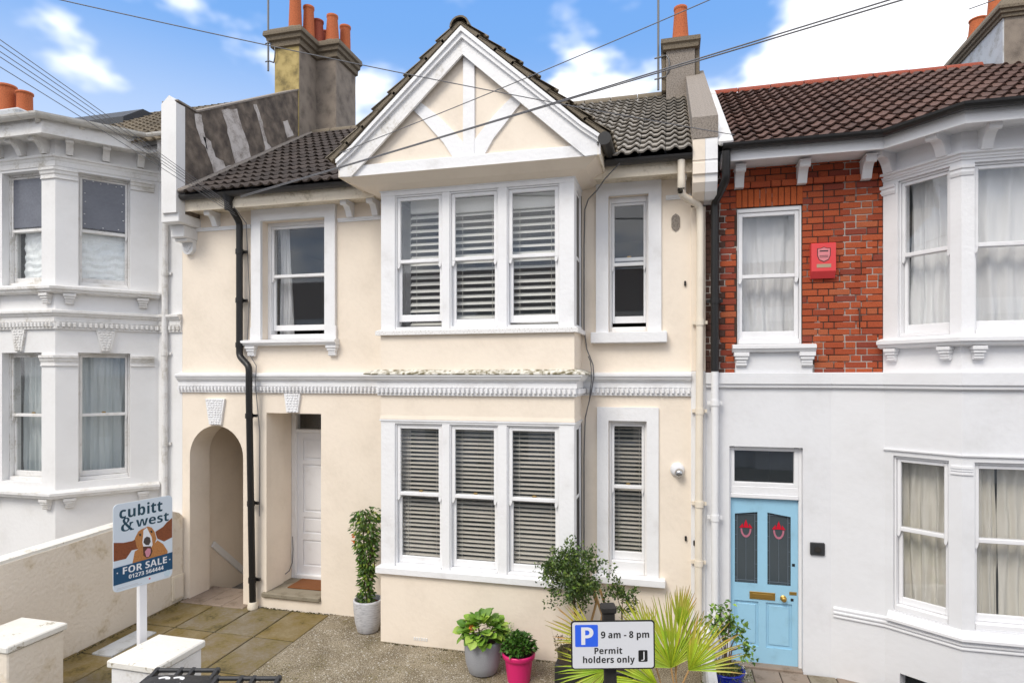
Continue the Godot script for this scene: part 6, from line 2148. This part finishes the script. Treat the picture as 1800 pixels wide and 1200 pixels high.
func rose_pot() -> void:
	var t := thing("potted_rose", "leggy rose with trailing white daisies in a glossy blue pot by the blue door", "potted plant", Vector3(.56, -.02, .85))
	pot(t, [Vector2(.10, 0), Vector2(.15, .06), Vector2(.185, .2), Vector2(.18, .30), Vector2(.20, .325), Vector2(.20, .34), Vector2(.175, .34), Vector2(.165, .3)], M.pot_blue, .31, .165)
	var st := mb()
	var tips := [Vector3(-.05, 1.0, .0), Vector3(.04, .92, .04), Vector3(.14, .80, .02), Vector3(-.12, .88, .05), Vector3(.2, .62, .05), Vector3(.0, .78, -.05)]
	for e in tips:
		st.tube([Vector3(e.x * .1, .3, 0), Vector3(e.x * .3, .55, e.z * .5), e], [.009, .007, .004], 6)
	part(t, "stem", st, M.bark)
	var f := mbc()
	for e in tips:
		for k in 60:
			var p: Vector3 = e + rdir() * .14 * rng.randf() + Vector3(0, -rng.randf() * .12, 0)
			leaf(f, p, rdir() + Vector3(0, -.2, 0), Vector3.UP + rdir() * .4, rng.randf_range(.045, .07), rng.randf_range(.032, .046), tone(Color(.09, .19, .025) if rng.randf() < .6 else Color(.22, .34, .05), .35))
	for k in 900:
		var a := rng.randf() * TAU
		var r := rng.randf_range(.05, .28)
		var p := Vector3(cos(a) * r, .36 - smoothstep(.14, .26, r) * rng.randf() * .34, sin(a) * r)
		leaf(f, p, rdir() + Vector3(0, .2, 0), rdir(), .032, .012, tone(Color(.08, .11, .02), .5))
	part(t, "foliage", f, M.leaf)
	var d := mbc()
	for k in 34:
		var a := rng.randf() * TAU
		var r := rng.randf_range(.16, .26)
		var p := Vector3(cos(a) * r, .38 - smoothstep(.14, .26, r) * rng.randf() * .30, sin(a) * r)
		for e in 5:
			leaf(d, p, rdir(), Vector3.UP, .012, .009, Color(.8, .8, .76))
	part(t, "daisy", d, M.leaf)

# ------------------------------------------------------------------ things fixed to the walls, wires, masts
func wall_things() -> void:
	var a := thing("alarm_box", "red burglar alarm box with a shield mark on the brick wall", "alarm", Vector3(1.55, 4.53, .0))
	var b := mb()
	b.xf = Transform3D(Basis(Vector3(0, 0, -1), Vector3.UP, Vector3(1, 0, 0)), Vector3.ZERO)
	b.prism(PackedVector2Array([Vector2(.0, .0), Vector2(-.035, .0), Vector2(-.085, .075), Vector2(-.085, .385), Vector2(-.075, .395), Vector2(0, .395)]), .0, .255)
	part(a, "case", b, M.alarm_red)
	var sh := mb()
	sh.prism(PackedVector2Array([Vector2(.08, .20), Vector2(.13, .175), Vector2(.18, .20), Vector2(.20, .25), Vector2(.20, .335), Vector2(.165, .335), Vector2(.13, .35), Vector2(.095, .335), Vector2(.06, .335), Vector2(.06, .25)]), .084, .0865)
	part(a, "shield", sh, M.sign_black)
	var s2 := mb()
	s2.prism(PackedVector2Array([Vector2(.085, .207), Vector2(.13, .185), Vector2(.175, .207), Vector2(.192, .252), Vector2(.192, .327), Vector2(.165, .327), Vector2(.13, .341), Vector2(.095, .327), Vector2(.068, .327), Vector2(.068, .252)]), .086, .0885)
	part(a, "shield", s2, mat(lin(.66, .22, .24), .4))
	var s3 := mb()
	for y in [.295, .245, .228]:
		s3.box(Vector3(.085, y, .088), Vector3(.175, y + (.014 if y > .28 else .006), .0895))
	part(a, "shield_lettering", s3, M.sign_black)
	var s4 := mb()
	s4.box(Vector3(.055, .115, .084), Vector3(.205, .155, .0875))
	part(a, "name_plate", s4, mat(lin(.40, .30, .20), .5))
	var v := thing("wall_vent", "square dark grey vent plate on the white wall beside the blue door", "vent", Vector3(1.55, 1.362, .0))
	var v1 := mb()
	v1.cbox(Vector3(0, 0, 0), Vector3(.155, .145, .03), .008)
	part(v, "plate", v1, M.bin)
	var v2 := mb()
	v2.tube([Vector3(.078, .07, .03), Vector3(.078, .07, .045)], .034, 16)
	part(v, "dial", v2, M.timber_black)
	var l := thing("security_light", "small round white and chrome wall light beside the slim ground-floor window", "wall lamp", Vector3(.075, 2.285, 0))
	var l1 := mb()
	l1.xf = Transform3D(Basis(Vector3.RIGHT, PI / 2), Vector3.ZERO)
	l1.lathe([Vector2(.085, 0), Vector2(.085, .02), Vector2(.07, .045), Vector2(.05, .06), Vector2(0, .065)], Vector3.ZERO, 20)
	part(l, "base", l1, M.sign_white)
	var l2 := mb()
	l2.xf = Transform3D(Basis(Vector3.RIGHT, PI / 2 + .5), Vector3(.02, -.02, .05))
	l2.lathe([Vector2(.05, 0), Vector2(.055, .03), Vector2(.045, .06), Vector2(.02, .075), Vector2(0, .078)], Vector3.ZERO, 18)
	part(l, "head", l2, mat(lin(.5, .5, .5), .15, null, 1, null, 1, .9))
	# loose cable down the corner of the bay
	var c := mb()
	c.tube([Vector3(-.58, 5.90, .44), Vector3(-.68, 5.82, .40), Vector3(-.77, 5.755, .335), Vector3(-.88, 5.70, .12), Vector3(-1.0, 5.62, .035), Vector3(-1.045, 5.5, .02), Vector3(-1.055, 5.0, .02), Vector3(-1.055, 4.0, .02), Vector3(-1.02, 3.75, .03), Vector3(-.93, 3.55, .12), Vector3(-.92, 3.40, .135), Vector3(-.96, 3.2, .08), Vector3(-1.04, 2.9, .025), Vector3(-1.055, 2.4, .02), Vector3(-1.055, 1.2, .02)], .007, 6)
	tag(part(self, "wall_cable", c, M.cable_grey), "loose dark cable hanging down the wall right of the bay", "cable")
	var c2 := mb()
	c2.tube([Vector3(-1.0, 3.66, .04), Vector3(-.97, 3.6, .08), Vector3(-.95, 3.5, .135), Vector3(-.95, 3.35, .135), Vector3(-.99, 3.1, .04), Vector3(-1.04, 2.88, .03)], .006, 6)
	tag(part(self, "wall_cable", c2, M.cable_grey), "short second cable bulging over the string course right of the bay", "cable")
	var c3 := mb()
	c3.tube([Vector3(-5.93, 5.78, .32), Vector3(-5.90, 5.6, .10), Vector3(-5.93, 5.2, .03), Vector3(-5.905, 4.6, .02), Vector3(-5.93, 4.1, .02), Vector3(-5.95, 3.8, .03), Vector3(-5.74, 3.56, .09), Vector3(-5.73, 3.3, .125), Vector3(-5.735, 2.6, .02), Vector3(-5.74, 1.4, .02)], .006, 6)
	tag(part(self, "wall_cable", c3, M.cable_grey), "thin cable running down beside the black downpipe", "cable")

func wire(a: Vector3, b: Vector3, sag: float, r: float, label: String, group := "overhead wires", m: Material = null) -> void:
	var p := []
	for k in 25:
		var u := k / 24.0
		p.append(a.lerp(b, u) + Vector3(0, -4.0 * sag * u * (1.0 - u), 0))
	var w := mb()
	w.tube(p, r, 6)
	tag(part(self, "overhead_wire", w, m if m else M.cable_grey), label, "wire", group)

func wires_and_masts() -> void:
	wire(Vector3(-6.16, 7.0, 3.58), Vector3(.684, 6.106, .45), .06, .0048, "wire from the top left corner across the gable to the brick house gutter")
	for k in 2:
		wire(Vector3(1.87, 6.0 + k * .03, 3.12), Vector3(-5.72, 5.86 + k * .02, .45), .0 + k * .015, .0058, ["upper", "lower"][1 - k] + " wire of the pair rising from the black downpipe to the top right")
	wire(Vector3(.75, 7.0, 1.8), Vector3(-3.94, 6.12, .98), .03, .0048, "single wire from the gable's left foot up to the top edge right of centre")
	var ends := [Vector3(-5.362, 6.20, 4.0), Vector3(-5.362, 6.155, 4.0), Vector3(-5.362, 6.10, 4.0), Vector3(-5.362, 6.055, 4.0), Vector3(-5.362, 5.97, 4.0)]
	var tops := ["highest", "second highest", "middle", "second lowest", "lowest"]
	for k in 5:
		var b := Vector3(-5.93 + k * .03, 5.80 - k * .045, .42)
		var e: Vector3 = b + (ends[k] - b) * 1.3
		wire(b, e, -.02, .0034, tops[k] + " of the five wires fanning from the black downpipe to the left edge", "five wires at the left")
	wire(Vector3(2.9, 7.1, .6), Vector3(5.6, 7.45, 1.6), .01, .005, "thin wire crossing the right-hand roof below the far chimney")
	for e in [[Vector3(-7.35, 9.15, -2.42), 1.9, "aerial mast on a bracket beside the tall left chimney", Vector3(-7.27, 9.35, -2.49)], [Vector3(-.20, 8.05, -2.58), 1.9, "aerial mast strapped to the single-pot chimney", Vector3(-.075, 8.25, -2.52)]]:
		var t := thing("aerial_mast", e[2], "mast", e[0], "aerial masts")
		var m := mb()
		m.tube([Vector3.ZERO, Vector3(0, e[1], 0)], .019, 10)
		part(t, "pole", m, M.steel)
		var off: Vector3 = e[3] - e[0]
		for y in [.18, .52]:
			var k := mb()
			k.tube([Vector3(-.06, y, .0), Vector3(.02, y, 0.02), Vector3(off.x, y, off.z)], .012, 6)
			part(t, "bracket", k, M.steel)
		var st := mb()
		st.tube([Vector3(off.x, .18, off.z + .01), Vector3(off.x + .04, .26, off.z + .04), Vector3(off.x + .05, .35, off.z + .045), Vector3(off.x + .04, .44, off.z + .04), Vector3(off.x, .52, off.z + .01)], .012, 6)
		part(t, "strap", st, M.steel)

# ------------------------------------------------------------------ houses across the street, seen in the window glass
func opposite_houses() -> void:
	for k in 6:
		var x0 := -23.4 + k * 6.4
		var t := thing("terraced_house", "plain bay-fronted house across the street, mirrored in the window panes", "house", Vector3(x0, 0, 17.0), "houses across the street")
		var w := mb()
		w.box(Vector3(0, -.05, 0), Vector3(6.38, 6.0, 5.0))
		w.box(Vector3(.8, -.05, -.7), Vector3(3.2, 5.9, .0))
		part(t, "wall", w, [M.cream, M.cool_white, M.grey_white, M.cream, M.cool_white, M.grey_white][k])
		var r := mb()
		r.quad(Vector3(6.4, 5.95, -.4), Vector3(0, 5.95, -.4), Vector3(0, 8.1, 2.6), Vector3(6.4, 8.1, 2.6))
		r.quad(Vector3(0, 5.95, 5.4), Vector3(6.4, 5.95, 5.4), Vector3(6.4, 8.1, 2.6), Vector3(0, 8.1, 2.6))
		part(t, "roof", r, M.tile_red_1)
		for p in [[1.2, 2.8, .9, 2.6, -.71], [1.2, 2.8, 3.9, 5.4, -.71], [4.2, 5.2, 3.9, 5.4, -.01], [4.2, 5.2, .0, 2.2, -.01]]:
			var g := mb()
			g.box(Vector3(p[0], p[2], p[4] - .02), Vector3(p[1], p[3], p[4] + .005))
			part(t, "window", g, M.grey_glass)
			var f := mb()
			f.box(Vector3(p[0] - .1, p[2] - .12, p[4] - .05), Vector3(p[1] + .1, p[2], p[4] + .005))
			part(t, "sill", f, M.white)

# ------------------------------------------------------------------ sky
func make_sky() -> ImageTexture:
	var w := 2048
	var h := 1024
	var img := Image.create(w, h, false, Image.FORMAT_RGBF)
	img.fill(Color(.42, .42, .42))
	var n1 := FastNoiseLite.new()
	n1.seed = 3
	n1.frequency = 1.6
	n1.fractal_octaves = 6
	n1.fractal_gain = .55
	var n2 := FastNoiseLite.new()
	n2.seed = 9
	n2.frequency = 7.0
	n2.fractal_octaves = 3
	# banks of cloud seen over the roofs: azimuth, elevation, half width, half height (degrees), strength
	var banks := [[-50.6, 24.4, 3.0, 1.5, .74], [-48.2, 23.2, 3.4, 1.6, .74], [-46.0, 21.8, 3.0, 1.2, .62], [-42.0, 27.0, 6.0, 2.0, .54], [-36.5, 26.2, 5.0, 2.4, .50], [-26.5, 21.0, 4.0, 6.0, .60], [-9.0, 25.0, 4.0, 2.6, .95], [-7.2, 23.0, 6.0, 2.2, .9], [13.0, 22.0, 11.0, 5.5, 1.0], [22.0, 28.0, 8.0, 6.0, .95], [4.0, 22.0, 5.0, 2.4, .9], [12.0, 28.5, 4.5, 2.0, .6], [-46.0, 12.0, 6.0, 3.0, .2], [-22.0, 31.0, 5.0, 1.2, .2]]
	var top := Color(.10, .257, .61)
	var mid := Color(.138, .30, .615)
	var low := Color(.37, .48, .68)
	for j in h / 2 + 8:
		var el := (.5 - (j + .5) / h) * PI
		var y := sin(el)
		var ce := cos(el)
		var e := clampf(rad_to_deg(el), 0, 90)
		var base := low.lerp(mid, smoothstep(17.0, 29.0, e)).lerp(top, smoothstep(28.0, 37.0, e))
		for i in w:
			var az := wrapf((i + .5) / w * TAU, -PI, PI)
			var d := Vector3(sin(az) * ce, y, -cos(az) * ce)
			# stretch the clouds as a flat layer
			var p := Vector3(d.x, d.y * 2.2, d.z) * 1.9
			var n := n1.get_noise_3dv(p) + n2.get_noise_3dv(p) * .16
			var ad := rad_to_deg(az)
			var inside := smoothstep(54.0, 40.0, absf(ad + 14.0)) * smoothstep(46.0, 36.0, e)
			var cov := (n * .8 + .42) * (1.0 - inside) + (n * .55 - .30) * inside
			if inside > 0.0:
				var bsum := 0.0
				for b in banks:
					var q: float = pow((ad - b[0]) / b[2], 2) + pow((e - b[1]) / b[3], 2)
					if q < 6.0:
						bsum = maxf(bsum, b[4] * exp(-q * .6))
				cov += bsum * (.85 + n * .9) * inside
			var a := smoothstep(-.06, .50, cov)
			var lit := 1.0 - .12 * smoothstep(.35, .9, cov) - .05 * n
			img.set_pixel(i, j, base.lerp(Color(1.0, 1.0, 1.02) * lit * 1.02, a * .96))
	return ImageTexture.create_from_image(img)

func _ready() -> void:
	rng.seed = 20240611
	# camera: level, with a raised lens, turned a little to the left of the facade's normal
	var cam := Camera3D.new()
	cam.name = "camera"
	cam.projection = Camera3D.PROJECTION_FRUSTUM
	cam.near = .05
	cam.far = 400.0
	cam.size = .05 * 1200.0 / 1095.0
	cam.frustum_offset = Vector2(0, .05 * 60.0 / 1095.0)
	cam.position = Vector3(0, 3.42, 7.8)
	cam.rotation = Vector3(0, atan(.2555), 0)
	add_child(cam)
	cam.current = true
	var env := Environment.new()
	env.background_mode = Environment.BG_SKY
	var sky := Sky.new()
	var pan := PanoramaSkyMaterial.new()
	pan.panorama = make_sky()
	sky.sky_material = pan
	env.sky = sky
	env.background_energy_multiplier = 1.0
	env.tonemap_mode = Environment.TONE_MAPPER_LINEAR
	env.tonemap_exposure = 1.5
	env.sdfgi_enabled = true
	env.ssao_enabled = true
	env.ssil_enabled = true
	var we := WorldEnvironment.new()
	we.name = "world"
	we.environment = env
	add_child(we)
	var sun := DirectionalLight3D.new()
	sun.name = "sun"
	sun.light_color = Color(1.0, .97, .92)
	sun.light_energy = .5
	sun.light_angular_distance = 25.0
	sun.shadow_enabled = true
	add_child(sun)
	sun.look_at_from_position(Vector3(-3.0, 9.0, 7.5), Vector3.ZERO)
	materials()
	yard()
	cream_house()
	brick_house()
	grey_house()
	opposite_houses()
	cream_house_furnishing()
	brick_house_furnishing()
	grey_house_furnishing()
	yard_walls()
	for_sale_sign()
	parking_sign()
	wheelie_bin(Vector3(-3.914 + .106, 0, 3.402 + .417), .25, "dark grey wheelie bin with white numbers on its lid against the white pier", "23")
	wheelie_bin(Vector3(-3.333 + .106, 0, 3.397 + .417), .25, "second dark grey wheelie bin, barely showing at the bottom edge", "")
	climber_pot()
	hydrangea_pot()
	pink_pot()
	standard_tree()
	palms()
	rose_pot()
	wall_things()
	wires_and_masts()
